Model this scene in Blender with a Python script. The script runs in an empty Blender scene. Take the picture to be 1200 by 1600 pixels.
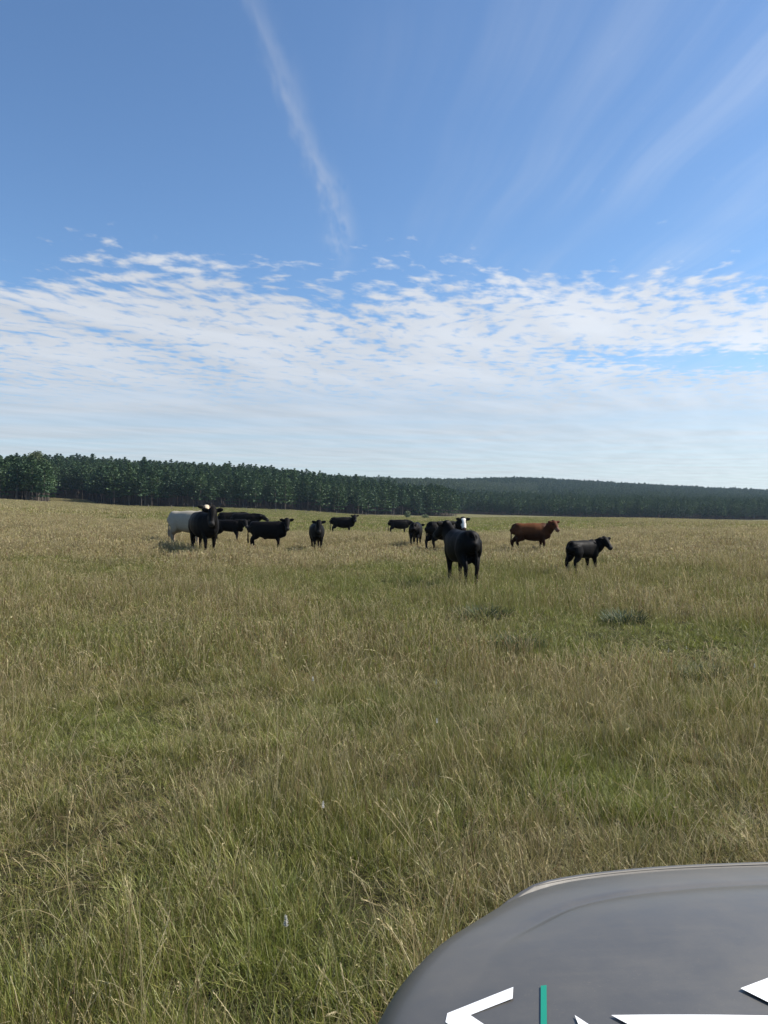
import bpy, bmesh, math, random
import numpy as np
from mathutils import Vector, Matrix

random.seed(7)
RNG = np.random.default_rng(11)
SC = bpy.context.scene
COL = SC.collection
R = math.radians

# ------------------------------------------------------------------ camera
CAMH = 1.68
F = 1200.0                       # focal length in photo pixels (photo 1200x1600, horizon on row 800)
cam_d = bpy.data.cameras.new('camera')
cam = bpy.data.objects.new('camera', cam_d)
COL.objects.link(cam)
cam.location = (0, 0, CAMH)
cam.rotation_euler = (R(90), 0, 0)
cam_d.sensor_fit = 'VERTICAL'
cam_d.sensor_height = 24.0
cam_d.lens = 24.0 * F / 1600.0
cam_d.clip_start = 0.05
cam_d.clip_end = 20000
SC.camera = cam

# ------------------------------------------------------------------ sun, sky
SUN_AZ, SUN_EL = 79.0, 41.0      # degrees clockwise from the view direction (+Y), above the horizon
SKY_STRENGTH = 0.086
HAZE_DENSITY = 0.00008
sd = Vector((math.sin(R(SUN_AZ)) * math.cos(R(SUN_EL)), math.cos(R(SUN_AZ)) * math.cos(R(SUN_EL)), math.sin(R(SUN_EL))))
sun_l = bpy.data.lights.new('sun', 'SUN')
sun_l.energy = 5.0
sun_l.angle = R(0.53)
sun_l.color = (1.0, 0.94, 0.84)
sun = bpy.data.objects.new('sun', sun_l)
COL.objects.link(sun)
sun.rotation_euler = sd.to_track_quat('Z', 'Y').to_euler()
sun.location = (20, 6, 30)

SC.view_settings.view_transform = 'Standard'
SC.view_settings.look = 'None'
SC.view_settings.exposure = 0.8
SC.view_settings.gamma = 1.0
SC.view_settings.use_curve_mapping = False
SC.render.engine = 'CYCLES'
cy = SC.cycles
cy.use_denoising = True
try:
    cy.denoiser = 'OPENIMAGEDENOISE'
    cy.denoising_input_passes = 'RGB_ALBEDO_NORMAL'
    cy.denoising_prefilter = 'ACCURATE'
except Exception:
    pass
cy.max_bounces = 5
cy.diffuse_bounces = 2
cy.glossy_bounces = 3
cy.transmission_bounces = 5
cy.transparent_max_bounces = 8
cy.volume_bounces = 0
cy.sample_clamp_indirect = 8.0
cy.use_adaptive_sampling = False
cy.caustics_reflective = False
cy.caustics_refractive = False


class NT:
    """small helper for node trees"""
    def __init__(self, tree):
        self.t = tree
        self.n = tree.nodes
        self.l = tree.links

    def new(self, typ, **kw):
        nd = self.n.new(typ)
        for k, v in kw.items():
            setattr(nd, k, v)
        return nd

    def put(self, sock, v):
        if v is None:
            return
        if isinstance(v, bpy.types.NodeSocket):
            self.l.new(v, sock)
        else:
            sock.default_value = v

    def m(self, op, a, b=None, c=None, clamp=False):
        nd = self.new('ShaderNodeMath', operation=op, use_clamp=clamp)
        for i, v in enumerate((a, b, c)):
            if v is not None:
                self.put(nd.inputs[i], v)
        return nd.outputs[0]

    def sstep(self, x, lo, hi):
        nd = self.new('ShaderNodeMapRange', interpolation_type='SMOOTHSTEP')
        self.put(nd.inputs[0], x)
        self.put(nd.inputs[1], lo)
        self.put(nd.inputs[2], hi)
        return nd.outputs[0]

    def lin(self, x, lo, hi, a=0.0, b=1.0):
        nd = self.new('ShaderNodeMapRange')
        self.put(nd.inputs[0], x)
        for i, v in enumerate((lo, hi, a, b)):
            self.put(nd.inputs[i + 1], v)
        return nd.outputs[0]

    def noise(self, vec, scale, detail=4.0, rough=0.5, dist=0.0, lac=2.0, dim='3D'):
        nd = self.new('ShaderNodeTexNoise', noise_dimensions=dim)
        if vec is not None:
            self.l.new(vec, nd.inputs['Vector'])
        self.put(nd.inputs['Scale'], scale)
        self.put(nd.inputs['Detail'], detail)
        self.put(nd.inputs['Roughness'], rough)
        self.put(nd.inputs['Lacunarity'], lac)
        self.put(nd.inputs['Distortion'], dist)
        return nd.outputs[0]

    def comb(self, x, y, z=0.0):
        nd = self.new('ShaderNodeCombineXYZ')
        for i, v in enumerate((x, y, z)):
            self.put(nd.inputs[i], v)
        return nd.outputs[0]

    def mix(self, fac, a, b, mode='MIX'):
        nd = self.new('ShaderNodeMix', data_type='RGBA', blend_type=mode)
        self.put(nd.inputs[0], fac)
        for s, v in ((nd.inputs[6], a), (nd.inputs[7], b)):
            if isinstance(v, tuple) and len(v) == 3:
                v = (*v, 1.0)
            self.put(s, v)
        return nd.outputs[2]


world = bpy.data.worlds.new('World')
SC.world = world
world.use_nodes = True
W = NT(world.node_tree)
W.n.clear()
sky = W.new('ShaderNodeTexSky', sky_type='NISHITA')
sky.sun_disc = False
sky.sun_elevation = R(SUN_EL)
sky.sun_rotation = R(SUN_AZ)
sky.altitude = 300
sky.air_density = 1.0
sky.dust_density = 0.6
sky.ozone_density = 2.5
tc = W.new('ShaderNodeTexCoord')
sep = W.new('ShaderNodeSeparateXYZ')
W.l.new(tc.outputs['Generated'], sep.inputs[0])
dx, dy, dz = sep.outputs
zz = W.m('MAXIMUM', dz, 0.012)
U = W.m('DIVIDE', dx, zz)        # a flat cloud layer overhead: horizontal offsets per unit of height
V = W.m('DIVIDE', dy, zz)
UV = W.comb(U, V, 0.0)
def N2(x, y, off, scale, detail, rough=0.55):
    return W.noise(W.comb(W.m('ADD', x, off), W.m('ADD', y, off * 1.7)), scale, detail, rough, dim='2D')


def gauss(x):
    return W.m('POWER', 2.718, W.m('MULTIPLY', W.m('MULTIPLY', x, x), -1.0))


warp = N2(U, V, 3.0, 0.9, 1)
warp2 = N2(U, V, 17.3, 0.8, 1)
wu = W.m('ADD', U, W.m('MULTIPLY', W.m('SUBTRACT', warp, 0.5), 0.3))
wv = W.m('ADD', V, W.m('MULTIPLY', W.m('SUBTRACT', warp2, 0.5), 0.3))
# altocumulus sheet that begins ahead and runs on to the horizon
big = N2(U, V, 33.1, 0.8, 2)
# puffs lie in bands that run ahead to the left and slant to the right
cells = N2(W.m('ADD', wu, W.m('MULTIPLY', wv, -0.15)), W.m('MULTIPLY', wv, 0.8), 1.7, 9.5, 4, 0.52)
rip = N2(W.m('ADD', wu, W.m('MULTIPLY', wv, -0.55)), W.m('MULTIPLY', wv, 0.5), 4.4, 1.7, 3, 0.55)
vv = W.m('ADD', V, W.m('MULTIPLY', W.m('SUBTRACT', big, 0.5), 1.3))
vv = W.m('ADD', vv, W.m('MULTIPLY', U, -0.07))
edge = W.sstep(vv, 2.40, 4.0)
thr = W.lin(edge, 0.0, 1.0, 0.72, 0.310)
gu = W.m('DIVIDE', W.m('SUBTRACT', U, 2.25), 0.9)      # a blue gap in the sheet
gv = W.m('DIVIDE', W.m('SUBTRACT', V, 5.05), 0.40)
gap = W.m('POWER', 2.718, W.m('MULTIPLY', W.m('ADD', W.m('MULTIPLY', gu, gu), W.m('MULTIPLY', gv, gv)), -1.0))
thr = W.m('ADD', thr, W.m('MULTIPLY', gap, 0.30))
mixc = W.m('ADD', W.m('MULTIPLY', cells, 0.66), W.m('MULTIPLY', rip, 0.34))
dens = W.sstep(mixc, W.m('SUBTRACT', thr, 0.03), W.m('ADD', thr, 0.22))
far = W.sstep(V, 4.2, 8.5)
streak = N2(W.m('MULTIPLY', U, 0.20), W.m('MULTIPLY', V, 0.8), 9.0, 1.2, 3, 0.55)
farden = W.lin(streak, 0.3, 0.7, 0.62, 0.90)
dens = W.m('ADD', W.m('MULTIPLY', dens, W.m('SUBTRACT', 1.0, far)), W.m('MULTIPLY', farden, far))
dens = W.m('MULTIPLY', dens, W.sstep(V, 0.5, 1.5))
dens = W.m('MULTIPLY', dens, 0.86)
# high cirrus: thin streaks that run ahead along +Y, thicker to the right
su = W.m('ADD', W.m('ADD', U, W.m('MULTIPLY', W.m('SUBTRACT', warp, 0.5), 0.22)), W.m('MULTIPLY', V, 0.10))
cir = N2(W.m('MULTIPLY', su, 2.2), W.m('MULTIPLY', V, 0.12), 2.9, 1.9, 5, 0.58)
cirrus = W.m('MULTIPLY', W.sstep(cir, 0.36, 0.86), W.sstep(W.m('ADD', big, W.m('MULTIPLY', U, 0.30)), 0.42, 0.92))
cirrus = W.m('MULTIPLY', cirrus, 0.22)
# one long mare's tail
fine = N2(W.m('MULTIPLY', U, 3.4), W.m('MULTIPLY', V, 0.8), 5.0, 3.0, 3, 0.6)
lu = W.m('ADD', W.m('ADD', U, 0.375), W.m('MULTIPLY', V, -0.078))
lu = W.m('ADD', lu, W.m('MULTIPLY', W.m('SUBTRACT', fine, 0.5), 0.12))
lu = W.m('ADD', lu, W.m('MULTIPLY', W.m('SUBTRACT', warp2, 0.5), 0.16))
ln = gauss(W.m('DIVIDE', lu, W.lin(V, 1.3, 3.0, 0.020, 0.040)))
ln = W.m('MULTIPLY', ln, W.m('MULTIPLY', W.sstep(V, 0.8, 2.7), W.m('SUBTRACT', 1.0, W.sstep(V, 2.6, 3.3))))
ln = W.m('MULTIPLY', ln, W.lin(fine, 0.3, 0.75, 0.0, 0.50))
cirrus = W.m('MAXIMUM', cirrus, ln)
total = W.m('SUBTRACT', 1.0, W.m('MULTIPLY', W.m('SUBTRACT', 1.0, dens), W.m('SUBTRACT', 1.0, cirrus)))
total = W.m('MULTIPLY', total, W.sstep(dz, -0.01, 0.02))
# brightness of the cloud towards the sun
dot = W.new('ShaderNodeVectorMath', operation='DOT_PRODUCT')
W.l.new(tc.outputs['Generated'], dot.inputs[0])
dot.inputs[1].default_value = sd
ph = W.m('POWER', W.m('MAXIMUM', dot.outputs['Value'], 0.0), 2.0)
bright = W.m('ADD', 4.9, W.m('MULTIPLY', ph, 3.2))
bright = W.m('MULTIPLY', bright, W.lin(rip, 0.3, 0.7, 0.90, 1.06))
bright = W.m('MULTIPLY', bright, W.lin(far, 0.0, 1.0, 1.0, 0.88))
cc = W.new('ShaderNodeVectorMath', operation='SCALE')
cc.inputs[0].default_value = (0.97, 1.0, 1.045)
W.l.new(bright, cc.inputs['Scale'])
skyc = W.mix(1.0, sky.outputs[0], (0.80, 0.965, 1.09, 1.0), 'MULTIPLY')
colr = W.mix(total, skyc, cc.outputs[0])
bg = W.new('ShaderNodeBackground')
W.l.new(colr, bg.inputs[0])
bg.inputs[1].default_value = SKY_STRENGTH
world.cycles.sampling_method = 'MANUAL'
world.cycles.sample_map_resolution = 512
wo = W.new('ShaderNodeOutputWorld')
W.l.new(bg.outputs[0], wo.inputs[0])


# ------------------------------------------------------------------ helpers
def tag(o, label=None, cat=None, group=None, kind=None):
    if label:
        o['label'] = label
    if cat:
        o['category'] = cat
    if group:
        o['group'] = group
    if kind:
        o['kind'] = kind
    return o


def link(name, data, mat=None, parent=None):
    o = bpy.data.objects.new(name, data)
    COL.objects.link(o)
    if mat is not None and data is not None and len(data.materials) == 0:
        data.materials.append(mat)
    if parent is not None:
        o.parent = parent
    return o


def empty(name, loc, rz=0.0, s=1.0):
    o = bpy.data.objects.new(name, None)
    COL.objects.link(o)
    o.location = loc
    o.rotation_euler = (0, 0, rz)
    o.scale = (s, s, s)
    o.empty_display_size = 0.3
    return o


def mesh_from(name, verts, faces, smooth=True, cols=None, cname='col'):
    me = bpy.data.meshes.new(name)
    me.from_pydata([tuple(map(float, v)) for v in verts], [], faces)
    if smooth and len(me.polygons):
        me.polygons.foreach_set('use_smooth', np.ones(len(me.polygons), dtype=bool))
    if cols is not None:
        a = me.attributes.new(cname, 'FLOAT_COLOR', 'POINT')
        c = np.ones((len(verts), 4), dtype=np.float32)
        c[:, :3] = np.asarray(cols)[:, :3]
        a.data.foreach_set('color', c.ravel())
    me.update()
    return me


def _hash(ix, iy, seed):
    n = (ix.astype(np.int64) * 374761393 + iy.astype(np.int64) * 668265263 + seed * 974711) & 0x7fffffff
    n = ((n ^ (n >> 13)) * 1274126177) & 0x7fffffff
    n = n ^ (n >> 16)
    return (n & 0xffff) / 65535.0


def vnoise(x, y, scale=1.0, seed=0, octv=3):
    x = np.asarray(x, float) * scale
    y = np.asarray(y, float) * scale
    out = 0.0
    amp, tot = 1.0, 0.0
    for o in range(octv):
        ix, iy = np.floor(x), np.floor(y)
        fx, fy = x - ix, y - iy
        fx = fx * fx * (3 - 2 * fx)
        fy = fy * fy * (3 - 2 * fy)
        a = _hash(ix, iy, seed + o)
        b = _hash(ix + 1, iy, seed + o)
        c = _hash(ix, iy + 1, seed + o)
        d = _hash(ix + 1, iy + 1, seed + o)
        out = out + amp * ((a * (1 - fx) + b * fx) * (1 - fy) + (c * (1 - fx) + d * fx) * fy)
        tot += amp
        amp *= 0.5
        x = x * 2.03 + 11.7
        y = y * 2.03 + 5.1
    return out / tot


# ------------------------------------------------------------------ terrain
T_COLS = np.array([-300, 0, 200, 400, 560, 700, 800, 1000, 1200, 1500], float)
T_D = np.array([1, 8, 20, 32, 45, 60, 100, 160, 240, 300, 350, 420, 500, 800, 1050, 1500, 2200, 3500], float)
T_Z = np.array([
    [0, 0, 0, 0, 0, 0, 0, 0, 0, 0],
    [0, 0, 0, 0, 0, 0, 0, 0, 0, 0],
    [.35, .25, .1, 0, 0, 0, 0, 0, .05, .1],
    [.9, .7, .45, .1, .05, 0, 0, .05, .15, .2],
    [1.4, 1.1, .8, .30, .22, .2, .2, .25, .3, .35],
    [1.8, 1.4, .95, .05, -.1, -.45, -.2, .18, .23, .3],
    [2.5, 1.95, 1.45, .2, -.2, -.55, -.4, 0, -.15, -.2],
    [4, 3.3, 2.2, .6, -.1, -.6, -.5, -.3, -.85, -1.2],
    [6.6, 5.7, 2.8, 1.2, .0, -.6, -.55, -.6, -1.6, -2],
    [8, 7, 3.6, 2.3, .0, -.7, -.6, -.8, -2.2, -3],
    [11, 10, 6.8, 5, .3, -1.0, -.5, -1.1, -2.7, -3.5],
    [15, 14, 13, 9.5, 2.5, -.8, -.5, -1.9, -3.6, -4.5],
    [25, 24, 22, 16.5, 9.5, 1.2, -.6, -2.8, -4.6, -5.5],
    [27, 26, 24, 20, 16, 12, 8.7, 7, 4, 2],
    [30, 30, 30, 34, 38, 31, 20, 14, 10, 7],
    [40, 40, 40, 44, 46, 51, 61, 45, 32, 25],
    [25, 25, 25, 25, 28, 30, 30, 26, 20, 15],
    [6, 6, 6, 6, 6, 6, 6, 6, 6, 6]], float)
_A = np.linspace(-46, 46, 231)
_L = np.linspace(0, math.log(3500), 420)
_acols = np.degrees(np.arctan((T_COLS - 600) / F))


def _build_table():
    t1 = np.array([np.interp(_L, np.log(T_D), T_Z[:, j]) for j in range(len(T_COLS))])
    t2 = np.array([np.interp(_A, _acols, t1[:, i]) for i in range(len(_L))])     # (L, A)
    def blur(t, n, ax):
        k = np.hanning(n + 2)[1:-1]
        k /= k.sum()
        p = n // 2
        pad = [(0, 0), (0, 0)]
        pad[ax] = (p, p)
        tp = np.pad(t, pad, mode='edge')
        return np.apply_along_axis(lambda r: np.convolve(r, k, 'valid'), ax, tp)
    return blur(blur(t2, 15, 0), 19, 1)


TAB = _build_table()


def height(x, y):
    x = np.atleast_1d(np.asarray(x, float))
    y = np.atleast_1d(np.asarray(y, float))
    r = np.hypot(x, y)
    a = np.degrees(np.arctan2(x, y))
    ac = np.clip(a, -46, 46)
    d = np.clip(r * np.cos(np.radians(ac)), 1.0, 3499)
    li = np.log(d) / _L[-1] * (len(_L) - 1)
    ai = (ac + 46) / 92 * (len(_A) - 1)
    l0 = np.clip(li.astype(int), 0, len(_L) - 2)
    a0 = np.clip(ai.astype(int), 0, len(_A) - 2)
    fl, fa = li - l0, ai - a0
    z = (TAB[l0, a0] * (1 - fl) * (1 - fa) + TAB[l0 + 1, a0] * fl * (1 - fa)
         + TAB[l0, a0 + 1] * (1 - fl) * fa + TAB[l0 + 1, a0 + 1] * fl * fa)
    fade = np.clip((np.abs(a) - 46) / 90, 0, 1)
    fade = fade * fade * (3 - 2 * fade)
    z = z * (1 - fade) + (5 * (r / 3500)) * fade
    # small relief of the pasture
    near = np.clip(1.2 - r / 400, 0.0, 1)
    z = z + near * (0.10 * (vnoise(x, y, 0.35, 21, 3) - 0.5) * np.clip((r - 2) / 6, 0, 1)
                    + 0.25 * (vnoise(x, y, 0.06, 5, 2) - 0.5) * np.clip((r - 12) / 30, 0, 1))
    return z


def hz(x, y):
    return float(height(x, y)[0])


def px(col, d):
    """sideways offset (m) of photo column col at depth d"""
    return (col - 600) / F * d


EDGE_C = np.array([-600, -300, 78, 80, 135, 150, 200, 400, 560, 640, 714, 716, 800, 1000, 1200, 1500, 2000], float)
EDGE_D = np.array([240, 240, 240, 345, 335, 302, 300, 315, 345, 380, 400, 480, 480, 490, 520, 540, 540], float)


def edge_depth(x, y):
    c = 600 + F * x / np.maximum(y, 1)
    return np.interp(c, EDGE_C, EDGE_D)


def ground_material():
    m = bpy.data.materials.new('pasture_ground')
    m.use_nodes = True
    g = NT(m.node_tree)
    b = g.n['Principled BSDF']
    geo = g.new('ShaderNodeNewGeometry')
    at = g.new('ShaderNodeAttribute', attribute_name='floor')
    n1 = g.noise(geo.outputs['Position'], 0.05, 5, 0.6)
    n2 = g.noise(geo.outputs['Position'], 0.6, 6, 0.65)
    n3 = g.noise(geo.outputs['Position'], 9.0, 6, 0.7)
    c = g.mix(g.sstep(n1, 0.35, 0.65), (0.150, 0.145, 0.060), (0.210, 0.180, 0.090))
    c = g.mix(g.sstep(n2, 0.4, 0.7), c, (0.120, 0.128, 0.050))
    c = g.mix(g.m('MULTIPLY', g.sstep(n3, 0.3, 0.7), 0.6), c, (0.05, 0.042, 0.022))
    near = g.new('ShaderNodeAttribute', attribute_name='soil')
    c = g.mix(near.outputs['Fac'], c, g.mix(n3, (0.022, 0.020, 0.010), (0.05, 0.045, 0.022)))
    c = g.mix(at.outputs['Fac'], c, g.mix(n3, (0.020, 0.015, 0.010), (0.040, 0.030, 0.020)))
    g.l.new(c, b.inputs['Base Color'])
    b.inputs['Roughness'].default_value = 1.0
    b.inputs['Specular IOR Level'].default_value = 0.1
    bp = g.new('ShaderNodeBump')
    bp.inputs['Strength'].default_value = 0.6
    bp.inputs['Distance'].default_value = 0.15
    g.l.new(n3, bp.inputs['Height'])
    g.l.new(bp.outputs[0], b.inputs['Normal'])
    return m


def build_ground():
    angs = np.concatenate([np.linspace(-46, 46, 185), np.linspace(50, 310, 66)])
    rads = np.concatenate([[0.0], np.geomspace(0.6, 3480, 260)])
    na = len(angs)
    verts, faces = [], []
    aa = np.radians(angs)
    verts.append((0, 0, hz(0.0, 0.0)))
    for r in rads[1:]:
        x, y = r * np.sin(aa), r * np.cos(aa)
        z = height(x, y)
        verts.extend(zip(x, y, z))
    for j in range(na):
        faces.append((0, 1 + (j + 1) % na, 1 + j))
    for i in range(len(rads) - 2):
        o0, o1 = 1 + i * na, 1 + (i + 1) * na
        for j in range(na):
            k = (j + 1) % na
            faces.append((o0 + j, o0 + k, o1 + k, o1 + j))
    me = mesh_from('ground', verts, faces)
    v = np.array(verts)
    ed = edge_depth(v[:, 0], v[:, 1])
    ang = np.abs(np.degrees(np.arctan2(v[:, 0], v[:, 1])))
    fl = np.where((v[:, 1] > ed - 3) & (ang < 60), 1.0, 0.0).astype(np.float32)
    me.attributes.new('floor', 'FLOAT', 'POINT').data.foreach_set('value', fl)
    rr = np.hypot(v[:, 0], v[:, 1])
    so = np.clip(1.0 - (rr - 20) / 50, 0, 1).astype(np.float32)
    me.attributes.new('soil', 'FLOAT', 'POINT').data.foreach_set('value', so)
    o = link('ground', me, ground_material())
    tag(o, 'gently rolling pasture ground under the grass, rising to wooded hills', 'ground', kind='structure')
    return o


build_ground()


# ------------------------------------------------------------------ scatter: one object holding sample pieces and points, placed by geometry nodes
def scatter(name, variants, pts, scl, rot, vid, tint, mats, label, cat):
    """variants: list of (verts, faces, cols, matidx); pts Nx3; scl Nx3; rot Nx3 euler; vid N ints; tint N floats"""
    V_, F_, C_, S_, M_ = [], [], [], [], []
    off = 0
    for i, (v, f, c, mi) in enumerate(variants):
        v = np.asarray(v, float)
        V_.append(v)
        C_.append(np.asarray(c, float))
        F_.extend([tuple(q + off for q in t) for t in f])
        S_.append(np.full(len(v), i, dtype=np.int32))
        M_.extend(mi if hasattr(mi, '__len__') else [mi] * len(f))
        off += len(v)
    n = len(pts)
    V_.append(np.asarray(pts, float))
    C_.append(np.zeros((n, 3)))
    S_.append(np.full(n, -1, dtype=np.int32))
    Vall = np.concatenate(V_)
    me = bpy.data.meshes.new(name)
    me.from_pydata(Vall.tolist(), [], F_)
    nv = len(Vall)
    cc_ = np.ones((nv, 4), dtype=np.float32)
    cc_[:, :3] = np.concatenate(C_)
    me.attributes.new('col', 'FLOAT_COLOR', 'POINT').data.foreach_set('color', cc_.ravel())
    me.attributes.new('src', 'INT', 'POINT').data.foreach_set('value', np.concatenate(S_))
    def padv(a, k):
        out = np.zeros((nv, k), dtype=np.float32)
        out[nv - n:] = np.asarray(a, np.float32).reshape(n, k)
        return out.ravel()
    me.attributes.new('scl', 'FLOAT_VECTOR', 'POINT').data.foreach_set('vector', padv(scl, 3))
    me.attributes.new('rot', 'FLOAT_VECTOR', 'POINT').data.foreach_set('vector', padv(rot, 3))
    me.attributes.new('tint', 'FLOAT', 'POINT').data.foreach_set('value', padv(tint, 1))
    vi = np.zeros(nv, dtype=np.int32)
    vi[nv - n:] = vid
    me.attributes.new('vid', 'INT', 'POINT').data.foreach_set('value', vi)
    for mt in mats:
        me.materials.append(mt)
    me.polygons.foreach_set('material_index', np.array(M_, dtype=np.int32))
    me.polygons.foreach_set('use_smooth', np.ones(len(me.polygons), dtype=bool))
    me.update()
    o = link(name, me)
    ng = bpy.data.node_groups.new('place_' + name, 'GeometryNodeTree')
    ng.interface.new_socket('Geometry', in_out='INPUT', socket_type='NodeSocketGeometry')
    ng.interface.new_socket('Geometry', in_out='OUTPUT', socket_type='NodeSocketGeometry')
    N, L = ng.nodes, ng.links
    gi, go = N.new('NodeGroupInput'), N.new('NodeGroupOutput')

    def named(nm, dt):
        a = N.new('GeometryNodeInputNamedAttribute')
        a.data_type = dt
        a.inputs[0].default_value = nm
        return a.outputs[0]
    src = named('src', 'INT')
    cmpn = N.new('FunctionNodeCompare')
    cmpn.data_type = 'INT'
    cmpn.operation = 'LESS_THAN'
    ia = [s for s in cmpn.inputs if s.type == 'INT']
    L.new(src, ia[0])
    ia[1].default_value = 0
    sg = N.new('GeometryNodeSeparateGeometry')
    L.new(gi.outputs[0], sg.inputs[0])
    L.new(cmpn.outputs[0], sg.inputs[1])
    sp = N.new('GeometryNodeSplitToInstances')
    L.new(sg.outputs[1], sp.inputs[0])
    gid = [s for s in sp.inputs if s.name == 'Group ID'][0]
    L.new(src, gid)
    iop = N.new('GeometryNodeInstanceOnPoints')
    L.new(sg.outputs[0], iop.inputs['Points'])
    L.new(sp.outputs[0], iop.inputs['Instance'])
    iop.inputs['Pick Instance'].default_value = True
    L.new(named('vid', 'INT'), iop.inputs['Instance Index'])
    e2r = N.new('FunctionNodeEulerToRotation')
    L.new(named('rot', 'FLOAT_VECTOR'), e2r.inputs[0])
    L.new(e2r.outputs[0], iop.inputs['Rotation'])
    L.new(named('scl', 'FLOAT_VECTOR'), iop.inputs['Scale'])
    L.new(iop.outputs[0], go.inputs[0])
    md = o.modifiers.new('place', 'NODES')
    md.node_group = ng
    tag(o, label, cat, kind='stuff')
    return o


# ------------------------------------------------------------------ pines
def foliage_material(name, base, var, trans=0.25, rough=0.6):
    m = bpy.data.materials.new(name)
    m.use_nodes = True
    g = NT(m.node_tree)
    g.n.clear()
    at = g.new('ShaderNodeAttribute', attribute_name='col')
    oi = g.new('ShaderNodeObjectInfo')
    hs = g.mix(oi.outputs['Random'], base, var)
    ti = g.new('ShaderNodeAttribute', attribute_name='tint', attribute_type='INSTANCER')
    hs = g.mix(ti.outputs['Fac'], hs, (0.130, 0.165, 0.095, 1))
    c = g.mix(1.0, hs, at.outputs['Color'], 'MULTIPLY')
    d = g.new('ShaderNodeBsdfDiffuse')
    t = g.new('ShaderNodeBsdfTranslucent')
    gl = g.new('ShaderNodeBsdfGlossy')
    gl.inputs['Roughness'].default_value = rough
    gl.inputs['Color'].default_value = (0.6, 0.65, 0.6, 1)
    g.l.new(c, d.inputs[0])
    g.l.new(c, t.inputs[0])
    mx = g.new('ShaderNodeMixShader')
    mx.inputs[0].default_value = trans
    g.l.new(d.outputs[0], mx.inputs[1])
    g.l.new(t.outputs[0], mx.inputs[2])
    m2 = g.new('ShaderNodeMixShader')
    m2.inputs[0].default_value = 0.04
    g.l.new(mx.outputs[0], m2.inputs[1])
    g.l.new(gl.outputs[0], m2.inputs[2])
    out = g.new('ShaderNodeOutputMaterial')
    g.l.new(m2.outputs[0], out.inputs[0])
    return m


def bark_material(name, a, b):
    m = bpy.data.materials.new(name)
    m.use_nodes = True
    g = NT(m.node_tree)
    p = g.n['Principled BSDF']
    geo = g.new('ShaderNodeTexCoord')
    n = g.noise(geo.outputs['Object'], 6.0, 5, 0.65)
    g.l.new(g.mix(n, a, b), p.inputs['Base Color'])
    p.inputs['Roughness'].default_value = 0.95
    bp = g.new('ShaderNodeBump')
    bp.inputs['Strength'].default_value = 0.5
    g.l.new(n, bp.inputs['Height'])
    g.l.new(bp.outputs[0], p.inputs['Normal'])
    return m


M_NEEDLE = foliage_material('pine_needles', (0.028, 0.062, 0.029, 1), (0.054, 0.094, 0.036, 1), 0.22)
M_BARK = bark_material('pine_bark', (0.060, 0.046, 0.036), (0.125, 0.100, 0.080))
M_LEAF = foliage_material('oak_leaves', (0.055, 0.075, 0.026, 1), (0.065, 0.085, 0.03, 1), 0.25)


def tube_mesh(pts, rads, nseg=7):
    pts = [Vector(p) for p in pts]
    verts, faces = [], []
    for i, p in enumerate(pts):
        t = (pts[min(i + 1, len(pts) - 1)] - pts[max(i - 1, 0)]).normalized()
        a = t.orthogonal().normalized() if abs(t.z) < 0.9 else Vector((1, 0, 0))
        a = (a - t * a.dot(t)).normalized()
        b = t.cross(a)
        for k in range(nseg):
            an = 2 * math.pi * k / nseg
            verts.append(p + (a * math.cos(an) + b * math.sin(an)) * rads[i])
    for i in range(len(pts) - 1):
        for k in range(nseg):
            k2 = (k + 1) % nseg
            faces.append((i * nseg + k, i * nseg + k2, (i + 1) * nseg + k2, (i + 1) * nseg + k))
    faces.append(tuple(range(nseg))[::-1])
    faces.append(tuple(range((len(pts) - 1) * nseg, len(pts) * nseg)))
    return verts, faces


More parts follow.
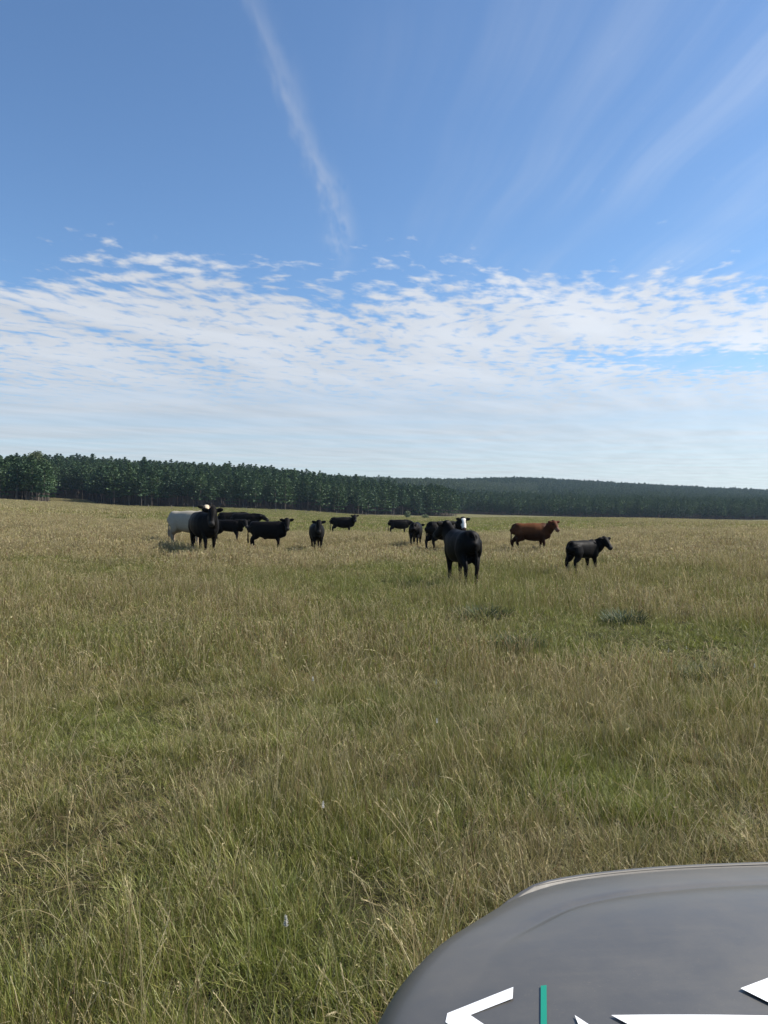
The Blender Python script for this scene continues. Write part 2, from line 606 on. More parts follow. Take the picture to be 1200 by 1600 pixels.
def pine_parts(seed, H=11.0, low=0.36, wide=1.75, nsp=3):
    """returns trunk (verts, faces) and crown (verts, faces, cols)"""
    rd = random.Random(seed)
    lean = Vector((rd.uniform(-.15, .15), rd.uniform(-.15, .15), 0))
    tp = [lean * (t ** 1.5) + Vector((0.04 * math.sin(5 * t + seed), 0.04 * math.cos(4 * t + seed), H * t - 0.15)) for t in (0, .04, .25, .5, .75, .97)]
    tr = [0.17, 0.135, 0.115, 0.09, 0.055, 0.012]
    tv, tf = tube_mesh(tp, tr, 7)
    cv, cf, cl = [], [], []

    def clump(p, s, sh):
        # a spray of needles: a few bent blades fanning out
        for q in range(5):
            ax = Vector((rd.gauss(0, 1), rd.gauss(0, 1), rd.gauss(0.18, 0.35))).normalized()
            sd_ = ax.cross(Vector((rd.gauss(0, .6), rd.gauss(0, .6), rd.gauss(0, 1)))).normalized()
            w = s * rd.uniform(0.22, 0.36)
            L_ = s * rd.uniform(0.8, 1.25)
            b0 = len(cv)
            cv.extend([p - sd_ * w * .6, p + sd_ * w * .6, p + ax * L_ * .6 + sd_ * w, p + ax * L_ - Vector((0, 0, .08 * s)), p + ax * L_ * .6 - sd_ * w])
            cf.append((b0, b0 + 1, b0 + 2, b0 + 3, b0 + 4))
            k = sh * rd.uniform(0.85, 1.15)
            cl.extend([(k, k, k * rd.uniform(.8, 1.0))] * 5)
    nw = 10
    for w in range(nw):
        t = w / (nw - 1)
        h = H * (low + (0.98 - low) * t)
        rmax = wide * (1 - t) ** 0.72 * (0.55 + 0.45 * min(1, t * 5 + 0.5)) * rd.uniform(0.72, 1.2) + 0.18
        nb = 6 if t < 0.8 else 4
        a0 = rd.uniform(0, 6.28)
        for b in range(nb):
            an = a0 + b * 2 * math.pi / nb + rd.uniform(-.3, .3)
            L_ = rmax * rd.uniform(0.65, 1.15)
            up = 0.05 + 0.5 * t
            base = lean * ((h / H) ** 1.5)
            for s in range(nsp):
                f = (s + 1) / nsp
                p = base + Vector((math.cos(an) * L_ * f, math.sin(an) * L_ * f, h + up * L_ * f * f + rd.uniform(-.12, .12)))
                clump(p, 0.62 * (0.75 + 0.35 * (1 - t)) * (0.8 + 0.3 * f), 1.0)
    for q in range(4):
        clump(lean + Vector((0, 0, H * (0.93 + 0.025 * q))), 0.4, 1.05)
    return (tv, tf), (cv, cf, cl)


PINES = []
for i in range(6):
    PINES.append(pine_parts(100 + i, H=11.0, low=(0.32, 0.36, 0.29, 0.38, 0.14, 0.22)[i], wide=(2.5, 2.3, 2.7, 2.4, 2.9, 2.7)[i]))
PINE_ME = []
for i, ((tv, tf), (cv, cf, cl)) in enumerate(PINES):
    tm = mesh_from('pine_trunk', tv, tf)
    tm.materials.append(M_BARK)
    cm = mesh_from('pine_crown', cv, cf, False, cl)
    cm.materials.append(M_NEEDLE)
    PINE_ME.append((tm, cm))

# tree positions: planted rows with jitter
cand = []
def rows(c0, c1, dmax, sp, rows_from_edge=0.0, seed=0, dmin=None):
    rg = np.random.default_rng(seed)
    lo = dmin if dmin else 235
    ys = np.arange(lo, dmax, sp)
    for y in ys:
        x0, x1 = px(c0, y), px(c1, y)
        xs = np.arange(math.floor(x0 / sp) * sp, x1, sp) + (0.5 * sp if int(y / sp) % 2 else 0)
        xx = xs + rg.normal(0, .16 * sp, len(xs))
        yy = y + rg.normal(0, .16 * sp, len(xs))
        cand.append(np.stack([xx, yy], 1))
rows(-190, 1390, 560, 5.0, seed=1)
rows(-190, 1390, 900, 5.2, seed=2, dmin=560)
rows(300, 1390, 1720, 6.4, seed=3, dmin=900)
P = np.concatenate(cand)
col_ = 600 + F * P[:, 0] / P[:, 1]
ed = edge_depth(P[:, 0], P[:, 1])
ed = ed + 4 * (vnoise(P[:, 0], P[:, 1], 0.07, 31, 2) - 0.5) * 2
keep = P[:, 1] > ed
# the shaded notch between the near clump and the long block, and the right end of the block
clump = (col_ < 78) & (P[:, 1] < 285)
keep &= ~((col_ >= 78) & (P[:, 1] < 298))
keep &= ~((P[:, 1] < 478) & (P[:, 0] > 38 + 2 * np.sin(P[:, 1] * .3)) & (col_ > 700))
P, col_, ed, clump = P[keep], col_[keep], ed[keep], clump[keep]
dep = P[:, 1] - ed
# which show largest: front rows; weigh by apparent size and hidden depth
inview = (col_ > -12) & (col_ < 1212)
score = (11 / P[:, 1]) * np.exp(-np.maximum(dep, 0) / np.where(col_ > 716, 6.0, 14.0)) * np.where(inview, 1, 0)
order = np.argsort(-score)
front = np.zeros(len(P), bool)
front[order[:298]] = True
rg = np.random.default_rng(5)
hs = np.clip(rg.normal(1.0, 0.10, len(P)) + 0.30 * (vnoise(P[:, 0], P[:, 1], 0.035, 77, 2) - 0.5), 0.72, 1.32) * np.where(clump, 1.25, np.where((P[:, 1] < 560) & (P[:, 0] < 42), 1.24, 1.0)) * np.where(P[:, 1] > 900, 1.18, 1.0)
vid = rg.integers(0, 4, len(P))
isedge = dep < 5
vid = np.where(isedge & (rg.random(len(P)) < 0.35), rg.integers(4, 6, len(P)), vid)
vid = np.where((col_ > 640) & (col_ < 716) & (dep < 14), 4, vid)
vid = np.where(col_ > 716, rg.integers(2, 6, len(P)), vid)
rz = rg.random(len(P)) * 6.283
Z = height(P[:, 0], P[:, 1])
for k in np.where(front)[0]:
    t = empty('pine_tree', (P[k, 0], P[k, 1], Z[k]), rz[k], hs[k])
    if clump[k]:
        tag(t, 'tall dark green pine in the clump below the round-topped broadleaf tree', 'pine tree', 'pines of the clump by the broadleaf tree')
    elif col_[k] < 716:
        tag(t, 'dark pine with bare trunk on the edge of the long plantation block', 'pine tree', 'pines along the edge of the long plantation block')
    else:
        tag(t, 'small distant pine on the far wood edge beyond the red cow', 'pine tree', 'pines along the far wood edge')
    a, b = PINE_ME[vid[k]]
    link('trunk', a, None, t)
    link('crown', b, None, t)

rest = ~front
variants = []
for (tv, tf), (cv, cf, cl) in PINES:
    nvt = len(tv)
    vv_ = [tuple(v) for v in tv] + [tuple(v) for v in cv]
    ff_ = list(tf) + [tuple(q + nvt for q in f) for f in cf]
    variants.append((vv_, ff_, [(1, 1, 1)] * nvt + list(cl), [1] * len(tf) + [0] * len(cf)))
n = int(rest.sum())
scatter('pine_forest', variants, np.column_stack([P[rest], Z[rest]]), np.repeat(hs[rest][:, None], 3, 1) * np.where(P[rest][:, 1:2] > 900, np.array([[1.35, 1.35, 1.0]]), 1.0),
        np.column_stack([np.zeros(n), np.zeros(n), rz[rest]]), vid[rest], np.where((P[rest][:, 1] > 880) & (P[rest][:, 1] < 1220) & (col_[rest] < 840), .62, 0.0) * rg.uniform(.6, 1, n), [M_NEEDLE, M_BARK],
        'dense dark pine plantation covering the hills behind the front rows of trees', 'forest')


# broadleaf tree with a rounded dome above the clump
def broadleaf(name, loc, H, rad, seed, label, cat, nleaf=5200, leaf=0.34, base=0.3):
    rd = random.Random(seed)
    root = empty(name, loc)
    tag(root, label, cat)
    pts = [Vector((0, 0, -0.2)), Vector((.1, 0, H * .2)), Vector((-.1, .1, H * .42)), Vector((0, 0, H * .6))]
    v, f = tube_mesh(pts, [H * .028, H * .022, H * .018, H * .008], 8)
    blobs = []
    for q in range(16):
        an = rd.uniform(0, 6.28)
        el = rd.uniform(-.2, 1.45)
        rr = rd.uniform(.35, .72)
        c = Vector((math.cos(an) * math.cos(el) * rad * rr, math.sin(an) * math.cos(el) * rad * rr, H * (base + .28) + math.sin(el) * H * (1 - base - .28) * rr * 1.0))
        blobs.append((c, rad * rd.uniform(.34, .5)))
        lv, lf = tube_mesh([pts[2] - Vector((0, 0, H * .08)), pts[2].lerp(c, .5) + Vector((0, 0, -.2)), c], [H * .011, H * .007, H * .002], 5)
        o = len(v)
        v = v + lv
        f = f + [tuple(i + o for i in t) for t in lf]
    me = mesh_from('broadleaf_trunk', v, f)
    link('trunk', me, M_BARK, root)
    cv, cf, cl = [], [], []
    for q in range(nleaf):
        c, r = rd.choice(blobs)
        d = Vector((rd.gauss(0, 1), rd.gauss(0, 1), rd.gauss(0, 1))).normalized()
        p = c + d * r * rd.uniform(.55, 1.05)
        a = Vector((rd.gauss(0, 1), rd.gauss(0, 1), rd.gauss(0, 1))).normalized()
        b = a.orthogonal().normalized()
        s = leaf * rd.uniform(.7, 1.3)
        o = len(cv)
        cv.extend([p - a * s, p + b * s * .6, p + a * s, p - b * s * .6])
        cf.append((o, o + 1, o + 2, o + 3))
        k = rd.uniform(.7, 1.3)
        cl.extend([(k, k, k * .9)] * 4)
    cm = mesh_from('broadleaf_crown', cv, cf, False, cl)
    link('crown', cm, M_LEAF, root)
    return root


d_ = 305
broadleaf('broadleaf_tree', (px(58, d_), d_, hz(px(58, d_), d_)), 19.5, 6.0, 3,
          'round-topped broadleaf tree rising above the pines of the wood', 'tree')
d_ = 255
broadleaf('bush', (px(637, d_), d_, hz(px(637, d_), d_)), 2.6, 1.3, 5,
          'small dark bush standing alone in the green field before the pines', 'bush', 900, 0.16, 0.05)
d_ = 262
broadleaf('bush', (px(664, d_), d_, hz(px(664, d_), d_)), 1.2, 1.6, 8,
          'low spreading bush behind the cattle, before the end of the pine block', 'bush', 700, 0.16, 0.0)

# fence posts at the foot of the wood
pv, pf = tube_mesh([(0, 0, -0.2), (0.01, 0, .5), (-.01, .01, 1.3), (0, .01, 1.36)], [.08, .078, .07, .03], 8)
post_me = mesh_from('post', pv, pf)
M_POST = bark_material('weathered_post', (0.12, 0.10, 0.08), (0.28, 0.25, 0.21))
post_me.materials.append(M_POST)
for c, d in ((232, 262), (268, 264), (302, 266), (343, 269), (385, 273), (431, 278), (478, 284), (526, 291), (572, 300), (614, 310), (712, 300)):
    x = px(c, d)
    o = link('fence_post', post_me)
    o.location = (x, d, hz(x, d))
    tag(o, 'short weathered wooden fence post in the field below the wood edge', 'fence post', 'fence posts below the wood')


# ------------------------------------------------------------------ grass
def grass_material(name, trans=0.35):
    m = bpy.data.materials.new(name)
    m.use_nodes = True
    g = NT(m.node_tree)
    g.n.clear()
    at = g.new('ShaderNodeAttribute', attribute_name='col')
    ti = g.new('ShaderNodeAttribute', attribute_name='tint', attribute_type='INSTANCER')
    oi = g.new('ShaderNodeObjectInfo')
    c = at.outputs['Color']
    # tint < 0.5 lush green, > 0.5 dry straw
    gr = g.m('MULTIPLY', g.lin(ti.outputs['Fac'], 0.0, 0.5, 1.0, 0.0), 0.75)
    dr = g.m('MULTIPLY', g.lin(ti.outputs['Fac'], 0.5, 1.0, 0.0, 1.0), 0.75)
    c = g.mix(gr, c, g.mix(0.35, (0.160, 0.205, 0.032, 1), c))
    c = g.mix(dr, c, g.mix(0.35, (0.400, 0.335, 0.180, 1), c))
    k = g.lin(oi.outputs['Random'], 0.0, 1.0, 0.66, 1.34)
    sc = g.new('ShaderNodeVectorMath', operation='SCALE')
    g.l.new(c, sc.inputs[0])
    g.l.new(k, sc.inputs['Scale'])
    d = g.new('ShaderNodeBsdfDiffuse')
    t = g.new('ShaderNodeBsdfTranslucent')
    gl = g.new('ShaderNodeBsdfGlossy')
    gl.inputs['Roughness'].default_value = 0.5
    gl.inputs['Color'].default_value = (0.75, 0.8, 0.7, 1)
    g.l.new(sc.outputs[0], d.inputs[0])
    g.l.new(sc.outputs[0], t.inputs[0])
    mx = g.new('ShaderNodeMixShader')
    mx.inputs[0].default_value = trans
    g.l.new(d.outputs[0], mx.inputs[1])
    g.l.new(t.outputs[0], mx.inputs[2])
    m2 = g.new('ShaderNodeMixShader')
    m2.inputs[0].default_value = 0.035
    g.l.new(mx.outputs[0], m2.inputs[1])
    g.l.new(gl.outputs[0], m2.inputs[2])
    out = g.new('ShaderNodeOutputMaterial')
    g.l.new(m2.outputs[0], out.inputs[0])
    return m


M_GRASS = grass_material('grass_blades')

GREEN = [(0.140, 0.160, 0.028), (0.175, 0.195, 0.036), (0.200, 0.210, 0.044), (0.095, 0.120, 0.024)]
OLIVE = [(0.245, 0.232, 0.062), (0.290, 0.265, 0.078), (0.205, 0.200, 0.052)]
STRAW = [(0.430, 0.360, 0.205), (0.510, 0.435, 0.260), (0.370, 0.300, 0.160), (0.470, 0.380, 0.215)]
RUST = [(0.210, 0.120, 0.062), (0.260, 0.155, 0.085)]


def blade(V_, F_, C_, p, az, L_, w, bend, lean, col, rd, nseg=4, tipk=1.0):
    """one bent blade from p"""
    dxy = Vector((math.cos(az), math.sin(az), 0))
    sdv = Vector((-math.sin(az + rd.uniform(-.8, .8)), math.cos(az + rd.uniform(-.8, .8)), 0))
    o = len(V_)
    ang = lean
    q = Vector(p)
    st = L_ / nseg
    for i in range(nseg + 1):
        t = i / nseg
        ww = w * (0.75 + 0.5 * t if t < .4 else 0.95 * (1 - ((t - .4) / .6) ** 1.6) + 0.04)
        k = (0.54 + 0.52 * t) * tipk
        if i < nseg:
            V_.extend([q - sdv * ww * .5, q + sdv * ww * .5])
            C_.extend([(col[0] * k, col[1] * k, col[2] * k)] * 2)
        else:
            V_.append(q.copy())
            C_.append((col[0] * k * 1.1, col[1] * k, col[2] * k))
        ang = lean + bend * (t ** 1.3)
        q = q + (dxy * math.sin(ang) + Vector((0, 0, math.cos(ang)))) * st
    for i in range(nseg - 1):
        b = o + 2 * i
        F_.append((b, b + 1, b + 3, b + 2))
    b = o + 2 * (nseg - 1)
    F_.append((b, b + 1, b + 2))


def stem(V_, F_, C_, p, az, L_, r, bend, lean, col, rd, head, nseg=5, hw=0.012):
    """a thin stalk, with a loose seed head of little blades on top"""
    dxy = Vector((math.cos(az), math.sin(az), 0))
    sdv = Vector((-math.sin(az), math.cos(az), 0))
    q = Vector(p)
    pts = [q.copy()]
    for i in range(nseg):
        ang = lean + bend * ((i + 1) / nseg) ** 2
        q = q + (dxy * math.sin(ang) + Vector((0, 0, math.cos(ang)))) * (L_ / nseg)
        pts.append(q.copy())
    for k2 in range(2):
        sv = sdv if k2 == 0 else dxy
        o = len(V_)
        for i, pt in enumerate(pts):
            V_.extend([pt - sv * r, pt + sv * r])
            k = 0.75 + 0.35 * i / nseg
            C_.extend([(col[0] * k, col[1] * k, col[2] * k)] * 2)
        for i in range(nseg):
            b = o + 2 * i
            F_.append((b, b + 1, b + 3, b + 2))
    if head > 0:
        tip = pts[-1]
        pre = pts[-2]
        ax = (tip - pre).normalized()
        for i in range(head):
            f = i / head
            s0 = tip - ax * (L_ * 0.20) * f
            a2 = rd.uniform(0, 6.28)
            sv = (sdv * math.cos(a2) + ax.cross(sdv) * math.sin(a2))
            ln_ = hw * rd.uniform(1.2, 2.4) * (0.6 + .6 * f)
            e = s0 + (ax * 0.8 + sv * 0.55).normalized() * ln_
            wv = ax.cross(sv).normalized() * hw * .22
            o = len(V_)
            V_.extend([s0 - wv, s0 + wv, e])
            k = rd.uniform(.9, 1.25)
            C_.extend([(col[0] * k, col[1] * k, col[2] * k)] * 3)
            F_.append((o, o + 1, o + 2))


def tuft(seed, n, rad, hgt, w, mixw, nseg=4, stalks=0, stalk_h=0.5, stalk_r=0.0012, hw=0.010, heads=9, spread=0.55):
    rd = random.Random(seed)
    V_, F_, C_ = [], [], []
    for i in range(n):
        rr = rad * math.sqrt(rd.random())
        a = rd.uniform(0, 6.283)
        p = (rr * math.cos(a), rr * math.sin(a), -0.02)
        az = a + rd.gauss(0, .9)
        L_ = hgt * rd.uniform(.45, 1.15)
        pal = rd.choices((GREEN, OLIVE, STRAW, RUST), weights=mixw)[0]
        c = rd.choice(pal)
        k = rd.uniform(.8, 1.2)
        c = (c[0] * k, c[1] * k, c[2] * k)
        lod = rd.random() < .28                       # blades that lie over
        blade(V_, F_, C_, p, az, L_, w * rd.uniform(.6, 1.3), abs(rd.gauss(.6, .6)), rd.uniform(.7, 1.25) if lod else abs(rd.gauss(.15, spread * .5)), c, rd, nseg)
    for i in range(stalks):
        rr = rad * math.sqrt(rd.random())
        a = rd.uniform(0, 6.283)
        c = rd.choice(STRAW if rd.random() < .75 else OLIVE + RUST)
        stem(V_, F_, C_, (rr * math.cos(a), rr * math.sin(a), -0.02), rd.uniform(0, 6.283), stalk_h * rd.uniform(.7, 1.2), stalk_r * rd.uniform(.8, 1.3),
             abs(rd.gauss(.35, .45)), abs(rd.gauss(.08, .14)), c, rd, heads, hw=hw)
    return ([tuple(v) for v in V_], F_, C_, 0)


CAR_X = 0.86


def in_car(x, y):
    return (x > CAR_X - 1.0) & (x < CAR_X + 1.0) & (y < 1.42) & (y > -4.2)


# explicit lush or hollow spots of the photograph: (col, row, radius m, lushness)
def spot(col, row, z=0.1):
    d = (CAMH - z) * F / (row - 800.0)
    return px(col, d), d


SPOTS = [(970, 1225, .55, 1.0), (700, 1250, .35, .5), (560, 1370, .5, .7), (880, 1000, 1.6, .6), (1010, 985, 1.8, .9), (1170, 1000, 1.6, .8),
         (110, 1130, .8, .8), (260, 1120, .9, .6), (60, 900, 3.0, .7), (170, 990, 1.6, .7), (640, 985, 1.2, .5), (560, 905, 3.0, .6), (300, 1390, .5, .5), (520, 1500, .5, .6)]
SPOTX = [(*spot(c, r), s, l) for c, r, s, l in SPOTS]


def field_dry(x, y):
    """0 lush .. 1 dry over the pasture"""
    n = 0.45 * vnoise(x, y, 0.11, 41, 3) + 0.55 * vnoise(x, y, 0.6, 43, 3)
    t = 0.43 + (n - 0.5) * 2.1
    r = np.hypot(x, y)
    t = t + 0.10 * np.clip((r - 9) / 12, 0, 1) + 0.17 * np.clip((r - 18) / 16, 0, 1)
    c = 600 + F * x / np.maximum(y, 1)
    dip = np.clip((r - 52) / 14, 0, 1) * np.clip((c - 150) / 150, 0, 1) * np.clip((1100 - c) / 200, .25, 1)
    t = t - 0.50 * dip
    for sx, sy, s, l in SPOTX:
        t = t - 0.55 * l * np.exp(-(((x - sx) / s) ** 2 + ((y - sy) / (s * 1.3)) ** 2))
    return np.clip(t, 0, 1)


def field_h(x, y):
    """relative height of the sward"""
    n = 0.5 * vnoise(x, y, 0.55, 51, 3) + 0.5 * vnoise(x, y, 2.3, 53, 2)
    h = np.clip(0.92 + 2.4 * (n - 0.5), 0.35, 1.5)
    for sx, sy, s, l in SPOTX:
        h = h * (1 - 0.35 * l * np.exp(-(((x - sx) / s) ** 2 + ((y - sy) / (s * 1.3)) ** 2)))
    return h


def wedge_points(y0, y1, dens, seed, margin=2.2, slope=0.56):
    rg_ = np.random.default_rng(seed)
    wmax = margin + slope * y1
    n_ = int(2 * wmax * (y1 - y0) * dens)
    x = rg_.uniform(-wmax, wmax, n_)
    y = rg_.uniform(y0, y1, n_)
    soft = rg_.random(n_)
    fade = np.clip((y - y0) / (0.22 * y0), 0, 1) if y0 > 2 else 1.0          # the layers thin out into each other
    fade = fade * np.clip((y1 - y) / (0.22 * y1), 0, 1) if y1 < 100 else fade
    k = (np.abs(x) < margin + slope * y) & ~in_car(x, y) & (y < edge_depth(x, y) - 2) & (soft < fade)
    return x[k], y[k], rg_


def lay(name, y0, y1, dens, seed, variants, nv_green, smin, label, cat, hpow=1.0, tintadd=0.0):
    x, y, rg_ = wedge_points(y0, y1, dens, seed)
    n_ = len(x)
    z = height(x, y)
    dry = np.clip(field_dry(x, y) + rg_.normal(0, .10, n_) + tintadd, 0, 1)
    h = field_h(x, y) ** hpow * rg_.uniform(.8, 1.2, n_)
    s = rg_.uniform(smin, 1.25, n_)
    scl = np.column_stack([s, s, h * (0.6 + .4 * s)])
    rot = np.column_stack([rg_.normal(0, .10, n_), rg_.normal(0, .10, n_), rg_.random(n_) * 6.283])
    u = rg_.random(n_)
    vid_ = np.where(u < 1 - dry, rg_.integers(0, nv_green, n_), rg_.integers(nv_green, len(variants), n_))
    scatter(name, variants, np.column_stack([x, y, z - 0.01]), scl, rot, vid_, dry, [M_GRASS], label, cat)
    return n_


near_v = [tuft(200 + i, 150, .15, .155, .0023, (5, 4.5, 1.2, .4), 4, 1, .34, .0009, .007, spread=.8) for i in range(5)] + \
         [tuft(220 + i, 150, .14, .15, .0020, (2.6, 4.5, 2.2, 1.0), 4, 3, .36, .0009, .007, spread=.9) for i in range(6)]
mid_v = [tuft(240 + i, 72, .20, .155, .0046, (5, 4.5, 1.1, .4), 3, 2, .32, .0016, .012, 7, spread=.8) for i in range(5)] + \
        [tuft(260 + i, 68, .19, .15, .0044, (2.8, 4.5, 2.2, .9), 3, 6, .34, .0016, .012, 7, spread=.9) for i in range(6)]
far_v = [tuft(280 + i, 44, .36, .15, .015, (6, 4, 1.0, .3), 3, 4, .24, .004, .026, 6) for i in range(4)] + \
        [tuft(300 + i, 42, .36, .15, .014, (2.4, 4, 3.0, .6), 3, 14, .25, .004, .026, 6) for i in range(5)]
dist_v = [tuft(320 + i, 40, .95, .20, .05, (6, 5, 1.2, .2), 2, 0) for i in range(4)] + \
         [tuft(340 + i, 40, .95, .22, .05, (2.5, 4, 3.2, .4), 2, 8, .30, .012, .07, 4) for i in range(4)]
GL = 'pasture grass, mixed green blades and straw coloured stalks, '
cnt = []
cnt.append(lay('pasture_grass', 0.4, 9.0, 115, 1, near_v, 5, .7, GL + 'beside the vehicle', 'grass'))
cnt.append(lay('pasture_grass', 6.6, 26, 60, 2, mid_v, 5, .75, GL + 'between vehicle and cattle', 'grass'))
cnt.append(lay('pasture_grass', 19, 72, 17, 3, far_v, 4, .8, GL + 'around the cattle', 'grass'))
cnt.append(lay('pasture_grass', 54, 330, 1.1, 4, dist_v, 4, .8, 'short green and straw coloured field grass below the wood', 'grass', .6))


# single long dry stalks that stand out of the sward in the foreground
def long_stalks(seed, n, h, r, hw, heads):
    rd = random.Random(seed)
    V_, F_, C_ = [], [], []
    for i in range(n):
        c = rd.choice(STRAW)
        stem(V_, F_, C_, (rd.uniform(-.06, .06), rd.uniform(-.06, .06), -.02), rd.uniform(0, 6.283), h * rd.uniform(.7, 1.15), r, abs(rd.gauss(.7, .6)), abs(rd.gauss(.12, .18)), c, rd, heads, 7, hw)
    return ([tuple(v) for v in V_], F_, C_, 0)


st_v = [long_stalks(400 + i, 3, .48, .0011, .009, 14) for i in range(8)]
x, y, rg_ = wedge_points(1.0, 18, 4.5, 9)
k = vnoise(x, y, .45, 71, 2) > .42
x, y = x[k], y[k]
n_ = len(x)
scatter('dry_stalks', st_v, np.column_stack([x, y, height(x, y)]), np.repeat(rg_.uniform(.7, 1.15, n_)[:, None], 3, 1),
        np.column_stack([rg_.normal(0, .12, n_), rg_.normal(0, .12, n_), rg_.random(n_) * 6.283]), rg_.integers(0, 8, n_), np.full(n_, .7), [M_GRASS],
        'long dry straw coloured seed stalks leaning out of the foreground grass', 'dry stalks')


# dark tussocks and white seed plumes that stand out singly
def obj_from_tuft(t, name, mat, parent=None):
    me = mesh_from(name, t[0], t[1], True, t[2])
    return link(name, me, mat, parent)


def tussock_mesh(seed):
    rd = random.Random(seed)
    V_, F_, C_ = [], [], []
    for i in range(420):
        rr = .42 * math.sqrt(rd.random())
        a = rd.uniform(0, 6.283)
        c = rd.choice([(.045, .070, .034), (.055, .080, .040), (.07, .09, .05), (.10, .115, .075)])
        blade(V_, F_, C_, (rr * math.cos(a), rr * math.sin(a), -.03), a + rd.gauss(0, .5), .48 * rd.uniform(.5, 1.1), .010, abs(rd.gauss(.7, .4)), .15 + .5 * rr + abs(rd.gauss(0, .12)), c, rd, 4)
    return mesh_from('tussock', V_, F_, True, C_)


M_TUSS = foliage_material('tussock_blades', (.9, .95, .9, 1), (1, 1, 1, 1), .25)
tus = [tussock_mesh(500 + i) for i in range(3)]
for t in tus:
    t.materials.append(M_TUSS)
for i, (c, r, s, lab) in enumerate((
        (757, 968, 1.0, 'dark green grass tussock before the black cow seen from behind'),
        (975, 975, 1.0, 'dark green tussock in a lush patch before the black calf'),
        (805, 1012, .9, 'greyish green tussock between two darker tussocks, nearer the vehicle'),
        (1098, 1058, .7, 'small dark tussock alone in the grass beyond the vehicle bonnet'))):
    x, y = spot(c, r, .0)
    o = link('grass_tussock', tus[i % 3])
    o.location = (x, y, hz(x, y))
    o.rotation_euler = (0, 0, i * 1.3)
    o.scale = (s * .85, s * .7, s * .55)
    tag(o, lab, 'tussock', 'tussocks in the pasture')


M_PLUME = bpy.data.materials.new('white_plume')
M_PLUME.use_nodes = True
_g = NT(M_PLUME.node_tree)
_p = _g.n['Principled BSDF']
_tc = _g.new('ShaderNodeTexCoord')
_g.l.new(_g.mix(_g.noise(_tc.outputs['Object'], 40, 3, .5), (.62, .58, .50), (.80, .78, .72)), _p.inputs['Base Color'])
_p.inputs['Roughness'].default_value = 1.0


def plume_parts(seed):
    rd = random.Random(seed)
    V_, F_, C_ = [], [], []
    stem(V_, F_, C_, (0, 0, -.02), rd.uniform(0, 6), .34, .0015, .15, .05, STRAW[1], rd, 0)
    top = (Vector(V_[10]) + Vector(V_[11])) * .5
    sm = mesh_from('plume_stem', V_, F_, True, C_)
    sm.materials.append(M_GRASS)
    V2, F2 = [], []
    for i in range(170):
        f = rd.random()
        b = top + Vector((0, 0, -.01 + .045 * f))
        a = rd.uniform(0, 6.283)
        d = Vector((math.cos(a), math.sin(a), rd.uniform(.2, 1.2))).normalized()
        e = b + d * rd.uniform(.004, .016) * (1.2 - .7 * f)
        w = d.orthogonal().normalized() * .0016
        o = len(V2)
        V2.extend([b - w, b + w, e + w * .5])
        F2.append((o, o + 1, o + 2))
    pm = mesh_from('plume_head', V2, F2)
    pm.materials.append(M_PLUME)
    return sm, pm


pls = [plume_parts(600 + i) for i in range(3)]
for i, (c, r) in enumerate(((498, 1226), (462, 1412), (675, 1060), (677, 1104), (495, 1048), (946, 912), (1068, 995), (1184, 1028), (1040, 1010))):
    d = (CAMH - .34) * F / (r - 800.0)
    x = px(c, d)
    t = empty('seed_plume', (x, d, hz(x, d)), i * 2.1, 0.75 + .1 * (i % 3))
    tag(t, 'fluffy white seed plume on a thin stalk standing above the grass', 'seed plume', 'white seed plumes in the pasture')
    link('stalk', pls[i % 3][0], None, t)
    link('plume', pls[i % 3][1], None, t)

# ------------------------------------------------------------------ cattle
def ring_tube(pts, lat, ver, upref=Vector((0, 0, 1)), nseg=16, power=2.0):
    """closed tube of elliptical rings: lat = sideways radius, ver = radius along upref"""
    pts = [Vector(p) for p in pts]
    V_, F_ = [], []
    n_ = len(pts)
    for i, p in enumerate(pts):
        t = (pts[min(i + 1, n_ - 1)] - pts[max(i - 1, 0)]).normalized()
        u = upref - t * upref.dot(t)
        if u.length < 1e-3:
            u = Vector((1, 0, 0)) - t * t.x
        u.normalize()
        s = t.cross(u)
        for k in range(nseg):
            a = 2 * math.pi * k / nseg
            ca, sa = math.cos(a), math.sin(a)
            e = 2.0 / power
            ca = math.copysign(abs(ca) ** e, ca)
            sa = math.copysign(abs(sa) ** e, sa)
            V_.append(p + s * ca * lat[i] + u * sa * ver[i])
    for i in range(n_ - 1):
        for k in range(nseg):
            k2 = (k + 1) % nseg
            F_.append((i * nseg + k, i * nseg + k2, (i + 1) * nseg + k2, (i + 1) * nseg + k))
    F_.append(tuple(range(nseg))[::-1])
    F_.append(tuple(range((n_ - 1) * nseg, n_ * nseg)))
    return V_, F_


def smooth_path(pts, rad, sub=3):
    """Catmull-Rom through joints, radii blended"""
    P_ = [Vector(p) for p in pts]
    out, rr = [], []
    for i in range(len(P_) - 1):
        p0, p1, p2, p3 = P_[max(i - 1, 0)], P_[i], P_[i + 1], P_[min(i + 2, len(P_) - 1)]
        for s in range(sub):
            t = s / sub
            q = 0.5 * ((2 * p1) + (p2 - p0) * t + (2 * p0 - 5 * p1 + 4 * p2 - p3) * t * t + (3 * p1 - p0 - 3 * p2 + p3) * t ** 3)
            out.append(q)
            rr.append(tuple(a + (b - a) * t for a, b in zip(rad[i], rad[i + 1])))
    out.append(P_[-1])
    rr.append(rad[-1])
    return out, [r[0] for r in rr], [r[1] for r in rr]


def ball(c, r, seg=12):
    pts, la, ve = [], [], []
    for i in range(9):
        a = math.pi * (i + .25) / 8.5
        pts.append(Vector(c) + Vector((-math.cos(a) * r[0], 0, 0)))
        la.append(max(r[1] * math.sin(a), .003))
        ve.append(max(r[2] * math.sin(a), .003))
    return ring_tube(pts, la, ve, nseg=seg)


